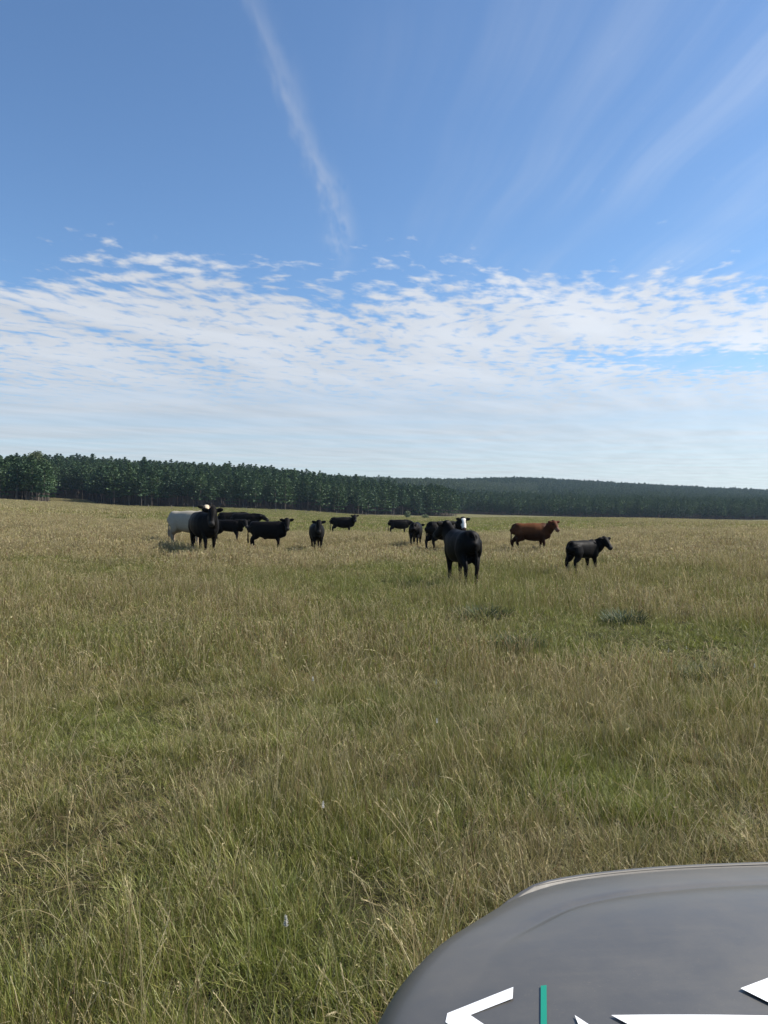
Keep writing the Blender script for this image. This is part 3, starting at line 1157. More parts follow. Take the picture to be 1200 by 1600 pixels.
def cow_mesh(seed, coat, yaw=0.0, pitch=38.0, neck_el=28.0, belly=1.0, legs=None, tail_side=0.0, udder=False, sheath=False, calf=False, vox=0.017):
    """animal facing +X, back about 1.33 m high, one continuous skin"""
    rd = random.Random(seed)
    AV, AF = [], []

    def add(vf):
        o = len(AV)
        AV.extend(vf[0])
        AF.extend([tuple(i + o for i in f) for f in vf[1]])
    b = belly
    st = [(-.865, 1.11, .05, .11), (-.845, 1.09, .13, .205), (-.76, 1.06, .205, .262), (-.60, 1.045, .272, .290), (-.42, 1.00, .285 * b, .325),
          (-.15, .945, .322 * b, .385 * (b * .5 + .5)), (.12, .925, .330 * b, .405 * (b * .5 + .5)), (.36, .925, .300 * b, .405), (.55, .945, .255, .390), (.70, .965, .205, .350), (.80, .99, .15, .27), (.86, 1.0, .08, .15)]
    if calf:
        st = [(x, z + .05 * (1 - abs(x)), w * .86, h * .86) for x, z, w, h in st]
    P_, la, ve = smooth_path([(s[0], 0, s[1]) for s in st], [(s[2], s[3]) for s in st], 3)
    add(ring_tube(P_, la, ve, nseg=24, power=2.25))
    # withers, hook bones, tail head
    add(ball((.50, 0, 1.20), (.26, .11, .135)))
    for s in (-1, 1):
        add(ball((.47, s * .165, .98), (.20, .105, .27)))      # shoulder blade
    add(ball((-.62, 0, 1.23), (.22, .09, .095)))
    legs = legs or [0, 0, 0, 0]
    for i, s in enumerate((-1, 1)):
        d = legs[i] * .16
        j = [(-.55, s * .15, 1.10), (-.50, s * .185, .86), (-.56 + d * .4, s * .175, .66), (-.72 + d * .7, s * .16, .51), (-.705 + d, s * .155, .30), (-.69 + d, s * .155, .12), (-.66 + d, s * .155, .055), (-.635 + d, s * .155, 0.0)]
        r = [(.14, .25), (.14, .245), (.100, .165), (.058, .080), (.043, .050), (.050, .056), (.052, .058), (.062, .074)]
        p, a, v = smooth_path(j, r, 3)
        add(ring_tube(p, a, v, upref=Vector((1, 0, 0)), nseg=12))
        d = legs[i + 2] * .15
        j = [(.46, s * .155, 1.02), (.45, s * .17, .80), (.46 + d * .3, s * .16, .62), (.50 + d * .7, s * .15, .42), (.49 + d * .9, s * .15, .25), (.495 + d, s * .15, .12), (.515 + d, s * .15, .055), (.53 + d, s * .15, 0.0)]
        r = [(.11, .18), (.115, .165), (.085, .105), (.060, .066), (.043, .047), (.050, .055), (.052, .058), (.062, .072)]
        p, a, v = smooth_path(j, r, 3)
        add(ring_tube(p, a, v, upref=Vector((1, 0, 0)), nseg=12))
    # neck and head
    ny = R(yaw) * .62
    el = R(neck_el + (12 if neck_el > 15 else 2))
    n0 = Vector((.50, 0, 1.02))
    n1 = Vector((.72, 0.02 * math.sin(ny), 1.05))
    nd = Vector((math.cos(el) * math.cos(ny), math.cos(el) * math.sin(ny), math.sin(el)))
    nl = .40
    poll = n1 + nd * nl + Vector((0, 0, .06))
    mid = n1 + nd * nl * .52 + Vector((.03 * math.cos(ny * .3), 0, .035))
    p, a, v = smooth_path([n0, n1, mid, poll], [(.20, .34), (.175, .300), (.135, .225), (.115, .15)], 4)
    add(ring_tube(p, a, v, nseg=16))
    add(ball(n1 + Vector((.02, 0, -.27)), (.15, .085, .17)))                          # brisket
    hp = R(pitch)
    hy = R(yaw)
    hd = Vector((math.cos(hp) * math.cos(hy), math.cos(hp) * math.sin(hy), -math.sin(hp)))
    hs_ = Vector((-math.sin(hy), math.cos(hy), 0))
    hu = hd.cross(hs_) * -1
    if hu.z < 0:
        hu = -hu
    k = 1.2
    hl = [(-.11, .08, .08, .0), (-.06, .112, .115, .0), (.03, .128, .135, -.01), (.12, .122, .135, -.025), (.21, .098, .115, -.035), (.29, .086, .098, -.04), (.35, .092, .094, -.045), (.40, .086, .082, -.05), (.425, .05, .05, -.05)]
    p, a, v = smooth_path([poll + hd * q[0] * k + hu * q[3] for q in hl], [(q[1] * 1.06, q[2] * 1.06) for q in hl], 2)
    add(ring_tube(p, a, v, upref=hu, nseg=16, power=2.3))
    for s in (-1, 1):
        e0 = poll + hs_ * s * .085 + hd * .01 + hu * .035
        dirn = (hs_ * s * 1.0 + hu * .10 - hd * .16 + Vector((0, 0, .02))).normalized()
        pts = [e0 + dirn * t for t in (-.02, .04, .10, .165, .225, .25)]
        w = [.036, .060, .082, .078, .048, .016]
        th = [.034, .032, .030, .028, .024, .014]
        add(ring_tube(pts, th, w, upref=Vector((0, 0, 1)), nseg=10))
        add(ball(poll + hd * .135 + hs_ * s * .105 + hu * .035, (.028, .022, .026), 8))   # eye bulge
    # tail
    ts = tail_side
    j = [(-.78, 0, 1.24), (-.850, ts * .02, 1.20), (-.890, ts * .05, 1.04), (-.905, ts * .08, .82), (-.905, ts * .09, .64), (-.91, ts * .09, .50), (-.90, ts * .09, .38), (-.90, ts * .09, .31)]
    r = [(.040, .040), (.036, .036), (.030, .030), (.027, .027), (.034, .034), (.050, .046), (.040, .036), (.012, .012)]
    p, a, v = smooth_path(j, r, 3)
    add(ring_tube(p, a, v, upref=Vector((1, 0, 0)), nseg=8))
    if udder:
        add(ball((-.42, 0, .62), (.15, .13, .11)))
    if sheath:
        add(ball((-.10, 0, .56), (.10, .045, .06)))
    me = bpy.data.meshes.new('cow_raw')
    me.from_pydata([tuple(v) for v in AV], [], AF)
    bm = bmesh.new()
    bm.from_mesh(me)
    bmesh.ops.recalc_face_normals(bm, faces=bm.faces)
    bm.to_mesh(me)
    bm.free()
    o = bpy.data.objects.new('cow_raw', me)
    COL.objects.link(o)
    rm = o.modifiers.new('r', 'REMESH')
    rm.mode = 'VOXEL'
    rm.voxel_size = vox
    rm.use_smooth_shade = True
    sm = o.modifiers.new('s', 'SMOOTH')
    sm.factor = .5
    sm.iterations = 13
    dg = bpy.context.evaluated_depsgraph_get()
    out = bpy.data.meshes.new_from_object(o.evaluated_get(dg))
    bpy.data.objects.remove(o)
    bpy.data.meshes.remove(me)
    nv = len(out.vertices)
    v = np.empty(nv * 3, dtype=np.float32)
    out.vertices.foreach_get('co', v)
    v = v.reshape(-1, 3)
    v[:, 2] -= min(0, 0)
    # coat colours by body region
    rel = v - np.array(poll)
    f = rel @ np.array(hd)
    s = rel @ np.array(hs_)
    u = rel @ np.array(hu)
    head = (f > -.02) & (f < .6) & (np.abs(s) < .16) & (np.abs(u) < .19)
    ear = (np.abs(s) > .12) & (np.abs(f) < .2) & (np.abs(u) < .2) & (np.linalg.norm(rel, axis=1) < .34)
    muz = head & (f > .40)
    n1_ = vnoise(v[:, 0] * 3 + seed, v[:, 2] * 3 + v[:, 1] * 2, 1.0, seed, 3)[:, None]
    leg = np.clip((.55 - v[:, 2]) / .3, 0, 1)[:, None]
    eye = (head & (np.abs(f - .135) < .032) & (np.abs(s) > .098) & (np.abs(u - .035) < .032))
    hoof = v[:, 2] < .065

    def L3(a, b, t):
        return np.array(a)[None, :] * (1 - t) + np.array(b)[None, :] * t
    if coat in ('black', 'whiteface'):
        c = L3((.0040, .0040, .0046), (.0075, .0062, .0056), n1_)
        c = c * (1 - leg * .4) + np.array((.020, .013, .010)) * leg * .6
        c[muz] = (.03, .028, .027)
        if coat == 'whiteface':
            wf = head & (u > -.10) & ((np.abs(s) < .085 + .04 * np.sin(f * 9)) | (f > .26)) & (f > -.02)
            c[wf] = (.74, .70, .64)
            patch = head & (np.abs(s) > .075) & (np.abs(f - .13) < .075)
            c[patch] = (.012, .011, .011)
            c[head & (f > .41)] = (.09, .06, .055)
    elif coat == 'red':
        sh = np.clip((v[:, 0:1] - .30) / .25, 0, 1) * .75
        rr = np.clip((-.45 - v[:, 0:1]) / .2, 0, 1) * .55
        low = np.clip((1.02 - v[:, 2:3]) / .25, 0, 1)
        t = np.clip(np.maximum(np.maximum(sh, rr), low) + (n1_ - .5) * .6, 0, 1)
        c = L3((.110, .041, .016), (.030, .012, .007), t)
        c = c * (1 - leg * .35) + np.array((.03, .012, .008)) * leg * .35
        c[ear] = (.07, .022, .012)
        c[head] = (.080, .026, .011)
        c[head & (f > .34)] = (.13, .07, .05)
    else:
        c = L3((.34, .31, .25), (.26, .24, .20), n1_)
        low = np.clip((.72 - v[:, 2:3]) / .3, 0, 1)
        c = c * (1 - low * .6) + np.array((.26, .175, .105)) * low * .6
        pt = (n1_[:, 0] > .63) & (v[:, 2] > 1.12) & (v[:, 0] < .1)
        c[pt] = (.30, .23, .17)
        c[head] = (.58, .47, .34)
        side = head & (np.abs(s) > .07)
        c[side] = (.16, .11, .08)
        c[ear] = (.02, .018, .017)
        c[muz] = (.20, .13, .10)
    c[hoof] = (.03, .026, .022)
    c[eye] = (.006, .005, .005)
    cc4 = np.ones((nv, 4), dtype=np.float32)
    cc4[:, :3] = c
    out.attributes.new('coat', 'FLOAT_COLOR', 'POINT').data.foreach_set('color', cc4.ravel())
    out.polygons.foreach_set('use_smooth', np.ones(len(out.polygons), dtype=bool))
    out.name = 'cow_body'
    return out


def hide_material(name, rough, sheen):
    m = bpy.data.materials.new(name)
    m.use_nodes = True
    g = NT(m.node_tree)
    p = g.n['Principled BSDF']
    at = g.new('ShaderNodeAttribute', attribute_name='coat')
    tc_ = g.new('ShaderNodeTexCoord')
    mp = g.new('ShaderNodeMapping')
    mp.inputs['Scale'].default_value = (30, 30, 9)
    g.l.new(tc_.outputs['Object'], mp.inputs[0])
    n_ = g.noise(mp.outputs[0], 2.0, 5, .6)
    n2 = g.noise(tc_.outputs['Object'], 4.0, 4, .55)
    k_ = g.mix(n_, (.72, .72, .72), (1.3, 1.27, 1.22))
    g.l.new(g.mix(1.0, at.outputs['Color'], k_, 'MULTIPLY'), p.inputs['Base Color'])
    g.l.new(g.lin(n2, .3, .7, rough - .07, rough + .12), p.inputs['Roughness'])
    p.inputs['Specular IOR Level'].default_value = .06
    p.inputs['Sheen Weight'].default_value = sheen
    p.inputs['Sheen Roughness'].default_value = .4
    bp = g.new('ShaderNodeBump')
    bp.inputs['Strength'].default_value = .16
    bp.inputs['Distance'].default_value = .02
    g.l.new(n_, bp.inputs['Height'])
    g.l.new(bp.outputs[0], p.inputs['Normal'])
    return m


M_HIDE = hide_material('cattle_hide', .56, .0)


def cow(name, col, d, heading, size, label, cat, coat='black', look=None, seed=0, group='cattle grazing in the pasture', sink=.0, **kw):
    """col: photo column of the body, d: depth in m; heading: 0 faces right, 90 away; look: world direction the head faces"""
    x = px(col, d)
    yaw = 0.0
    if look is not None:
        yaw = (look - heading + 180) % 360 - 180
    me = cow_mesh(seed, coat, yaw=yaw, **kw)
    o = link(name, me, M_HIDE)
    o.location = (x, d, hz(x, d) - sink)
    o.rotation_euler = (0, 0, R(heading))
    o.scale = (size, size, size)
    tag(o, label, cat, group)
    return o


TO = -90     # looks back at the camera
cow('cow', 294, 31.0, -24, 1.08, 'cream white cow with black ears, standing behind a big black cow', 'cow', 'white', look=-70, seed=1, belly=1.08, legs=[.5, -.6, .3, -.4], udder=True, neck_el=40, pitch=30)
cow('cow', 319, 27.0, -57, 1.13, 'large black cow facing the vehicle in front of the cream white cow', 'cow', look=-86, seed=2, belly=1.18, legs=[.6, -.5, .4, -.5], neck_el=24, pitch=52)
cow('calf', 357, 35.0, -10, .80, 'black calf beside the big black cow, before two black cows', 'calf', look=-60, seed=3, calf=True, legs=[.4, -.4, .5, -.3], neck_el=12, pitch=35)
cow('cow', 364, 47.5, 16, 1.02, 'black cow with lowered head, half hidden behind the black calf and another cow', 'cow', look=30, seed=4, neck_el=-14, pitch=60, belly=1.05)
cow('cow', 383, 46.0, -12, .98, 'black cow overlapping another black cow behind the calf, head held level', 'cow', look=-20, seed=5, neck_el=2, pitch=25, belly=1.05)
cow('cow', 418, 31.0, -8, .90, 'young black bull standing side-on with its head turned to the vehicle', 'bull', look=-78, seed=6, legs=[.7, -.6, .4, -.4], neck_el=24, pitch=48, sheath=True, belly=.98)
cow('calf', 495, 31.0, -79, .88, 'young black steer facing the vehicle alone between other black cattle', 'steer', look=-84, seed=7, legs=[.5, -.4, .5, -.5], neck_el=24, pitch=58, belly=1.05)
cow('cow', 535, 57.0, 6, 1.0, 'distant black cow side-on, looking this way, alone below the wood', 'cow', look=-78, seed=8, belly=1.08, neck_el=30, pitch=40)
cow('cow', 623, 65.0, 4, .98, 'most distant black cow, side-on with head lowered beyond the brow', 'cow', look=10, seed=9, belly=1.05, neck_el=-6, pitch=30)
cow('cow', 650, 34.0, 80, .86, 'smaller black heifer seen from behind, beside the white-faced cow', 'heifer', look=80, seed=10, legs=[.3, -.5, .3, -.3], neck_el=0, pitch=40)
cow('cow', 693, 31.5, 32, .96, 'black cow with a white face looking back at the vehicle', 'cow', 'whiteface', look=-82, seed=11, legs=[.6, -.5, .3, -.3], belly=1.1, neck_el=30, pitch=56, udder=True)
cow('cow', 721, 17.4, 103, .94, 'nearest black cow, seen from behind with its tail towards the vehicle', 'cow', look=130, seed=12, legs=[.5, -.4, .3, -.4], belly=.94, neck_el=38, pitch=30, tail_side=-.7, udder=True)
cow('cow', 830, 31.0, -2, .89, 'red-brown cow standing side-on with its head turned to the vehicle', 'cow', 'red', look=-68, seed=13, legs=[.6, -.7, .5, -.4], belly=1.06, neck_el=22, pitch=40, udder=True)
cow('calf', 911, 20.5, 37, .70, 'black calf standing apart near the red-brown cow, looking back', 'calf', look=-62, seed=14, calf=True, legs=[.5, -.5, .4, -.4], neck_el=20, pitch=38)

# ------------------------------------------------------------------ vehicle: a grey pickup whose bonnet shows at the photographer's side
def car_paint():
    m = bpy.data.materials.new('grey_car_paint')
    m.use_nodes = True
    g = NT(m.node_tree)
    p = g.n['Principled BSDF']
    tc_ = g.new('ShaderNodeTexCoord')
    n1 = g.noise(tc_.outputs['Object'], 1.3, 8, .68)
    mp = g.new('ShaderNodeMapping')
    mp.inputs['Scale'].default_value = (5, 44, 8)
    mp.inputs['Rotation'].default_value = (0, 0, R(12))
    g.l.new(tc_.outputs['Object'], mp.inputs[0])
    n2 = g.noise(mp.outputs[0], 1.6, 6, .7)                        # wiped dust streaks
    n3 = g.noise(tc_.outputs['Object'], 420, 2, .5)
    dust = g.m('MULTIPLY', g.sstep(g.m('ADD', g.m('MULTIPLY', n1, .90), g.m('MULTIPLY', n2, .10)), .34, .72), .34)
    speck = g.m('MULTIPLY', g.sstep(n3, .64, .74), .5)
    fac = g.m('ADD', dust, g.m('MULTIPLY', speck, .35))
    fac = g.m('ADD', fac, .22)
    g.l.new(g.mix(fac, (.074, .073, .072), (.185, .168, .140)), p.inputs['Base Color'])
    g.l.new(g.lin(fac, .2, .65, .45, .10), p.inputs['Metallic'])
    g.l.new(g.lin(fac, .2, .65, .40, .70), p.inputs['Roughness'])
    g.l.new(g.lin(fac, .2, .65, .48, .08), p.inputs['Coat Weight'])
    bp = g.new('ShaderNodeBump')
    bp.inputs['Strength'].default_value = .05
    g.l.new(n3, bp.inputs['Height'])
    g.l.new(bp.outputs[0], p.inputs['Normal'])
    p.inputs['Coat Roughness'].default_value = .2
    return m


def plain(name, c, rough=.5, metal=0.0, var=.15, spec=.5, coat=0.0):
    m = bpy.data.materials.new(name)
    m.use_nodes = True
    g = NT(m.node_tree)
    p = g.n['Principled BSDF']
    tc_ = g.new('ShaderNodeTexCoord')
    n_ = g.noise(tc_.outputs['Object'], 14.0, 5, .6)
    a = tuple(q * (1 - var) for q in c)
    b = tuple(min(q * (1 + var), 1) for q in c)
    g.l.new(g.mix(n_, a, b), p.inputs['Base Color'])
    p.inputs['Roughness'].default_value = rough
    p.inputs['Metallic'].default_value = metal
    p.inputs['Specular IOR Level'].default_value = spec
    p.inputs['Coat Weight'].default_value = coat
    return m


M_PAINT = car_paint()
M_BLACK = plain('black_plastic', (.018, .018, .019), .6)
M_TYRE = plain('tyre_rubber', (.02, .019, .018), .9)
M_RIM = plain('alloy', (.45, .45, .46), .3, .9)
M_GLASS = plain('tinted_glass', (.012, .015, .016), .05, 0, .1, .6, 1.0)
M_LAMP = plain('lamp_glass', (.55, .57, .6), .08, .3, .1, .6, 1.0)
M_WHITE = plain('white_vinyl', (.80, .80, .80), .35, 0, .03)
M_TEAL = plain('green_vinyl', (.010, .22, .145), .35, 0, .08)

# plan outline of the left half, as offsets from the car's centre line: rear to front middle
HALF = [(-.925, -3.95), (-.93, -3.0), (-.93, -2.0), (-.93, -1.0), (-.93, -.4), (-.93, .1), (-.928, .45), (-.912, .70), (-.880, .88), (-.815, 1.02), (-.73, 1.105), (-.65, 1.165), (-.55, 1.205), (-.42, 1.232), (-.28, 1.246), (-.14, 1.253), (0, 1.256)]
_hp, _, _ = smooth_path([(a, b, 0) for a, b in HALF], [(0, 0)] * len(HALF), 4)
OUT = [(p.x, p.y) for p in _hp] + [(-p.x, p.y) for p in reversed(_hp[:-1])]
OUT = [Vector((a, b, 0)) for a, b in OUT]
ONRM = []
for i in range(len(OUT)):
    t = (OUT[min(i + 1, len(OUT) - 1)] - OUT[max(i - 1, 0)]).normalized()
    ONRM.append(Vector((-t.y, t.x, 0)))             # outward on the left-to-right path


def frontness(i):
    return min(1, max(0, (OUT[i].y - 1.02) / .16))


ZR = 1.105
car = empty('pickup_truck', (CAR_X, 0, hz(CAR_X, -1.0)))
tag(car, 'grey pickup truck with white and green bonnet lettering, beside the photographer', 'pickup truck')


def sheet(name, grid, mat, parent, close=False, smooth=True, drop=None):
    nr, nc = len(grid), len(grid[0])
    V_ = [p for row in grid for p in row]
    F_ = []
    for i in range(nr - 1):
        for j in range(nc - 1 if not close else nc):
            j2 = (j + 1) % nc
            q = (i * nc + j, i * nc + j2, (i + 1) * nc + j2, (i + 1) * nc + j)
            if drop is not None:
                c = (V_[q[0]] + V_[q[1]] + V_[q[2]] + V_[q[3]]) / 4
                if drop(c):
                    continue
            F_.append(q)
    me = mesh_from(name, V_, F_, smooth)
    return link(name, me, mat, parent)


WHEELS = [(-.82, .62), (.82, .62), (-.82, -2.55), (.82, -2.55)]


def in_arch(c):
    return any(abs(c.x - wx) < .25 and math.hypot(c.y - wy, c.z - .38) < .44 for wx, wy in WHEELS)


# body sides, wings and front
levels = [(.055, 1.02, .02), (.03, 1.045, -.002), (.012, 1.05, -.007), (.004, 1.035, -.012), (-.002, 1.0, -.017), (-.008, .95, -.03), (-.014, .88, -.035), (-.016, .8, -.04), (-.016, .72, -.05), (-.012, .64, -.06), (-.006, .56, -.06), (.006, .49, -.04), (.03, .43, 0.0), (.09, .40, .05)]
grid = []
for li, (o_, z_, of) in enumerate(levels):
    row = []
    for i, p in enumerate(OUT):
        fr = frontness(i)
        off = o_ * (1 - fr) + of * fr
        fr = fr ** 2
        zf = z_ + .020 * (1 if li < 4 else .5 if li == 4 else 0) * (1 - fr) + fr * (.025, .061, .056, .061, .050, .02, 0, 0, 0, 0, 0, 0, 0, 0)[li]
        q = p - ONRM[i] * off
        row.append(Vector((q.x, q.y, zf)))
    grid.append(row)
# refine the sides vertically for clean wheel arches
fine = []
for a, b in zip(grid[:-1], grid[1:]):
    for s in range(3):
        fine.append([p.lerp(q, s / 3) for p, q in zip(a, b)])
fine.append(grid[-1])
sheet('body', fine, M_PAINT, car, drop=in_arch)


def hood_z(dx, y, rim):
    """height of the bonnet skin, rim = distance in from its outline"""
    fr = min(1, max(0, (y - 1.02) / .16))
    z = ZR + .050 * (1 - math.exp(-rim / .16)) - (1 - fr) * .034 * max(0, 1 - rim / .06) ** 2 - fr * .007 * max(0, 1 - rim / .025) ** 2
    z += .012 * (1.25 - y)
    z += -.0035 * math.exp(-((rim - .112) / .006) ** 2) * min(1, max(0, (y - .95) / .12))       # pressed ridge
    if rim > .118:
        z += .010 * min(1, (rim - .118) / .05) * min(1, max(0, (y - .8) / .3))
    return z


rims = [.012, .015, .018, .028, .04, .055, .072, .09, .102, .108, .113, .118, .123, .128, .135, .15, .18, .22, .28, .36, .46, .58, .72, .86]
i0 = min(i for i, p in enumerate(OUT) if p.y > -.20)
HO = OUT[i0:len(OUT) - i0]
HN = ONRM[i0:len(OUT) - i0]
hgrid = []
for r_ in rims:
    row = []
    for p, nrm in zip(HO, HN):
        tgt = Vector((0, min(p.y, .35), 0))
        dirv = tgt - p
        L_ = dirv.length
        f_ = min(1.0, r_ / .9 * 1.0)
        q = p - nrm * r_ if r_ < .13 else p - nrm * .13 + (tgt - (p - nrm * .13)) * ((r_ - .13) / (.86 - .13))
        row.append(Vector((q.x, q.y, hood_z(q.x, q.y, r_))))
    hgrid.append(row)
hood = sheet('hood', hgrid, M_PAINT, car)


def hood_at(X, Y):
    """height of the bonnet skin above world X, Y"""
    best = None
    lx = X - CAR_X
    rim = 9
    for i in range(len(HO) - 1):
        a, b = HO[i], HO[i + 1]
        t = max(0, min(1, ((lx - a.x) * (b.x - a.x) + (Y - a.y) * (b.y - a.y)) / max((b - a).length_squared, 1e-9)))
        rim = min(rim, math.hypot(lx - a.x - (b.x - a.x) * t, Y - a.y - (b.y - a.y) * t))
    return hood_z(lx, Y, rim)


def on_hood(c, r):
    """world point of photo pixel (c, r) on the bonnet"""
    z = 1.13
    for _ in range(12):
        d = (CAMH - car.location.z - z) * F / (r - 800.0)
        z = hood_at(px(c, d), d)
    return Vector((px(c, d), d, 0))


def decal(name, plan, mat):
    """flat vinyl cut to a plan outline (world XY) and laid on the bonnet skin"""
    bm = bmesh.new()
    vs = [bm.verts.new(p) for p in plan]
    fc = bm.faces.new(vs)
    bmesh.ops.triangulate(bm, faces=[fc])
    for _ in range(4):
        long_e = [e for e in bm.edges if e.calc_length() > .03]
        if long_e:
            bmesh.ops.subdivide_edges(bm, edges=long_e, cuts=1)
            bmesh.ops.triangulate(bm, faces=bm.faces[:])
    for v in bm.verts:
        v.co.z = hood_at(v.co.x, v.co.y) + .0007
        v.co.x -= CAR_X
    bmesh.ops.recalc_face_normals(bm, faces=bm.faces)
    me = bpy.data.meshes.new(name)
    bm.to_mesh(me)
    bm.free()
    return link(name, me, mat, hood)


def P2(*pts):
    return [on_hood(c, r) for c, r in pts]


# white chevron, green bar, white bar with a slanted end, white wedge: letter strokes read from the side
a_, b_, c_, d_, e_ = P2((802, 1543), (801, 1561), (735, 1587), (696, 1598), (699, 1584))
mid = (d_ + e_) * .5
decal('letter', [e_, a_, b_, c_, c_ + Vector((.060, -.090, 0)), c_ + Vector((.045, -.115, 0)), d_], M_WHITE)
g0, g1 = P2((845, 1541), (854, 1540))
decal('stripe', [g0, g1, g1 + Vector((-.068, -.33, 0)), g0 + Vector((-.068, -.33, 0))], M_TEAL)
h0, = P2((898, 1587))
decal('letter', [h0, h0 + Vector((.105, -.16, 0)), h0 + Vector((.075, -.19, 0)), h0 + Vector((.0, -.075, 0))], M_WHITE)
k0, k1 = P2((955, 1587), (1290, 1590))
decal('letter', [k0, k1, k1 + Vector((0, -.035, 0)), k0 + Vector((.028, -.035, 0))], M_WHITE)
w0, w1, w2 = P2((1157, 1545), (1240, 1514), (1240, 1592))
w2.y = max(w2.y, k1.y + .008)
decal('letter', [w0, w1, w1 + Vector((.05, .0, 0)), Vector((w1.x + .05, w2.y, 0)), w2], M_WHITE)

# dark seam between bonnet and front, grille, lamps, bumper
seam = []
fi = [i for i in range(len(OUT)) if frontness(i) > .96]
for o_, z_ in ((.020, 1.079), (-.0005, 1.079), (-.0012, 1.1005)):
    seam.append([Vector(((OUT[i] - ONRM[i] * o_).x, (OUT[i] - ONRM[i] * o_).y, z_ + .004)) for i in fi])
sheet('hood_seam', seam, M_BLACK, car)


def front_patch(name, x0, x1, z0, z1, out, mat, parent=car, n_=14):
    rows_ = []
    xs = np.linspace(x0, x1, n_)
    px_ = [p.x for p in OUT if p.y > .6]
    py_ = [p.y for p in OUT if p.y > .6]
    for oo, zz_ in ((out - .05, z1), (out, z1), (out, (z0 + z1) / 2), (out, z0), (out - .05, z0)):
        rows_.append([Vector((x_, float(np.interp(x_, px_, py_)) + .062 + oo, zz_)) for x_ in xs])
    return sheet(name, rows_, mat, parent, smooth=False)


gr = front_patch('grille', -.50, .50, .70, .96, .012, M_BLACK)
for q in range(4):
    front_patch('grille_bar', -.48, .48, .725 + q * .065, .745 + q * .065, .024, M_RIM, gr)
for s in (-1, 1):
    front_patch('headlight', min(s * .54, s * .80), max(s * .54, s * .80), .80, .97, .010, M_LAMP)
front_patch('bumper', -.86, .86, .46, .66, .03, M_PAINT, n_=28)
front_patch('number_plate', -.23, .23, .52, .62, .045, M_WHITE)


def wheel(wx, wy):
    s = 1 if wx > 0 else -1
    prof = [(.20, -.11), (.34, -.115), (.37, -.09), (.38, -.03), (.38, .03), (.37, .09), (.34, .115), (.20, .11)]
    rows_ = []
    for r_, w_ in prof:
        rows_.append([Vector((wx + s * w_, wy + r_ * math.cos(t * 2 * math.pi / 36), .38 + r_ * math.sin(t * 2 * math.pi / 36))) for t in range(36)])
    ty = sheet('wheel', rows_, M_TYRE, car, close=True)
    V_, F_ = [], []
    for k in range(5):
        a = k * 2 * math.pi / 5
        for da, r_ in ((-.5, .04), (.5, .04), (.16, .225), (-.16, .225)):
            V_.append(Vector((wx + s * .085, wy + r_ * math.cos(a + da), .38 + r_ * math.sin(a + da))))
        F_.append((4 * k, 4 * k + 1, 4 * k + 2, 4 * k + 3))
    rimm = mesh_from('rim', V_, F_, False)
    link('rim', rimm, M_RIM, ty)
    hub = [[Vector((wx + s * .06, wy + r_ * math.cos(t * 2 * math.pi / 24), .38 + r_ * math.sin(t * 2 * math.pi / 24))) for t in range(24)] for r_ in (.21, .05, .005)]
    sheet('brake_disc', hub, M_BLACK, ty, close=True)


for w_ in WHEELS:
    wheel(*w_)
# inner shell that closes the arches and the underside
V_, F_ = [], []
for (x0, x1, y0, y1, z0, z1) in ((-.68, .68, -3.85, 1.05, .36, .99),):
    V_ = [Vector((x, y, z)) for z in (z0, z1) for y in (y0, y1) for x in (x0, x1)]
    F_ = [(0, 1, 3, 2), (4, 6, 7, 5), (0, 4, 5, 1), (2, 3, 7, 6), (0, 2, 6, 4), (1, 5, 7, 3)]
link('chassis', mesh_from('chassis', V_, F_, False), M_BLACK, car)

# cab: pillars and roof as one shell, panes set in it
def cab_ring(z, y0, y1, w, n_=9):
    pts = []
    r_ = .10
    for (cx_, cy_, a0) in ((-w + r_, y0 - r_, 90), (w - r_, y0 - r_, 0), (w - r_, y1 + r_, -90), (-w + r_, y1 + r_, 180)):
        arc = [a0 + 90 - t * 90 / 4 for t in range(5)]
        for a in arc:
            pts.append(Vector((cx_ + r_ * math.cos(R(a)), cy_ + r_ * math.sin(R(a)), z)))
    return pts


rings = [cab_ring(1.04, -.14, -2.12, .90), cab_ring(1.12, -.22, -2.10, .885), cab_ring(1.55, -.80, -2.0, .78), cab_ring(1.70, -.98, -1.95, .73), cab_ring(1.76, -1.10, -1.88, .66), cab_ring(1.785, -1.3, -1.7, .45), cab_ring(1.79, -1.45, -1.55, .12)]
sheet('cab', rings, M_PAINT, car, close=True)


def pane(name, pts, mat=M_GLASS):
    me = mesh_from(name, [Vector(p) for p in pts], [tuple(range(len(pts)))], False)
    return link(name, me, mat, car)


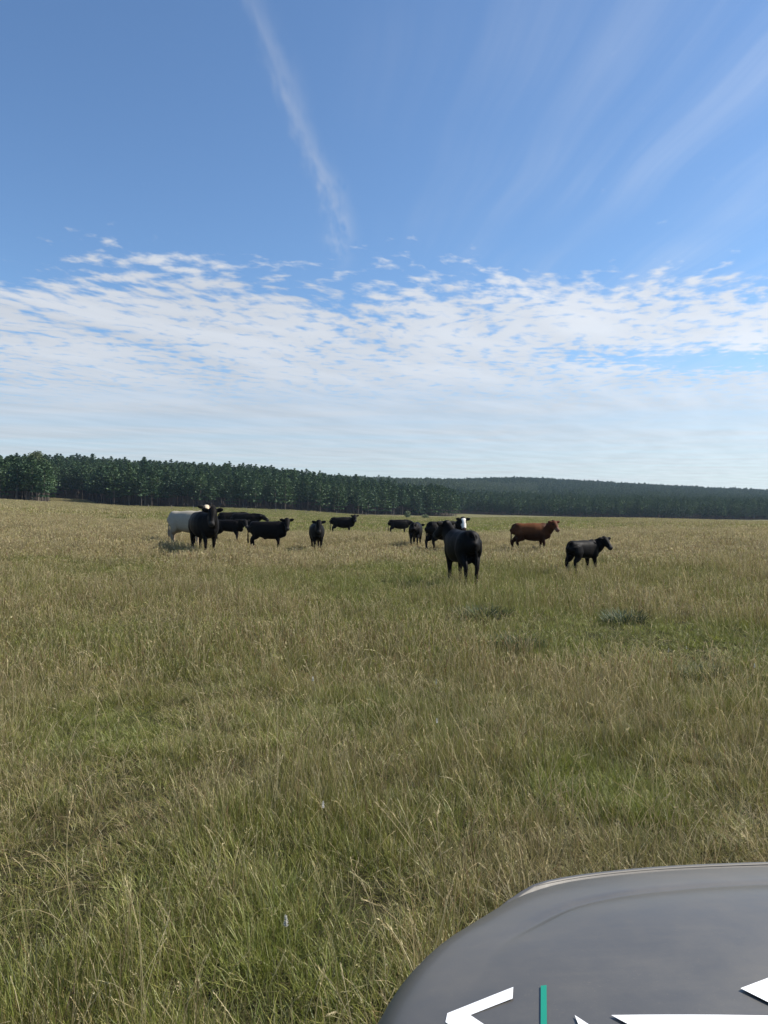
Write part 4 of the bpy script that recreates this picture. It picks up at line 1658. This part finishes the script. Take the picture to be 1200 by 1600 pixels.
pane('windshield', [(-.74, -.255, 1.155), (.74, -.255, 1.155), (.655, -.865, 1.615), (-.655, -.865, 1.615)])
for s in (-1, 1):
    pane('side_window', [(s * .893, -.45, 1.15), (s * .893, -1.2, 1.15), (s * .80, -1.2, 1.56), (s * .80, -.95, 1.56)])
    pane('side_window', [(s * .893, -1.27, 1.15), (s * .893, -1.98, 1.15), (s * .80, -1.92, 1.56), (s * .80, -1.27, 1.56)])
    mv, mf = ball((s * 1.0, -.62, 1.17), (.06, .12, .085))
    link('mirror', mesh_from('mirror', mv, mf), M_BLACK, car)
    dv = [(s * .952, -1.10, .98), (s * .952, -.95, .98), (s * .962, -.96, .995), (s * .962, -1.09, .995), (s * .952, -1.10, 1.01), (s * .952, -.95, 1.01)]
    link('door_handle', mesh_from('door_handle', dv, [(0, 1, 2, 3), (3, 2, 5, 4)], False), M_BLACK, car)
# load bed walls behind the cab
bed = [[Vector((x, y, z)) for x, y in ((-.90, -2.16), (-.90, -3.94), (.90, -3.94), (.90, -2.16))] for z in (1.0, 1.07)]
bed += [[Vector((x, y, z)) for x, y in ((-.84, -2.22), (-.84, -3.88), (.84, -3.88), (.84, -2.22))] for z in (1.07, 1.0)]
sheet('load_bed', bed, M_BLACK, car, close=True, smooth=False)
rv = [Vector((-.93, -3.96, .42)), Vector((.93, -3.96, .42)), Vector((.93, -3.96, 1.05)), Vector((-.93, -3.96, 1.05))]
link('tailgate', mesh_from('tailgate', rv, [(0, 1, 2, 3)], False), M_PAINT, car)

# ------------------------------------------------------------------ haze
hv = [Vector((x, y, z)) for z in (-12.0, 92.0) for y in (-3600, 3600) for x in (-3600, 3600)]
hf = [(0, 2, 3, 1), (4, 5, 7, 6), (0, 1, 5, 4), (2, 6, 7, 3), (0, 4, 6, 2), (1, 3, 7, 5)]
hm = mesh_from('haze', hv, hf, False)
mh = bpy.data.materials.new('haze_air')
mh.use_nodes = True
g_ = NT(mh.node_tree)
g_.n.clear()
pv_ = g_.new('ShaderNodeVolumePrincipled')
pv_.inputs['Color'].default_value = (.60, .78, 1.0, 1)
pv_.inputs['Density'].default_value = HAZE_DENSITY
pv_.inputs['Anisotropy'].default_value = 0.2
ov_ = g_.new('ShaderNodeOutputMaterial')
g_.l.new(pv_.outputs[0], ov_.inputs['Volume'])
ho_ = link('haze', hm, mh)
tag(ho_, 'thin bluish haze in the air over the far pine hills', 'haze', kind='stuff')

print('grass tufts', cnt, 'pines', len(P))
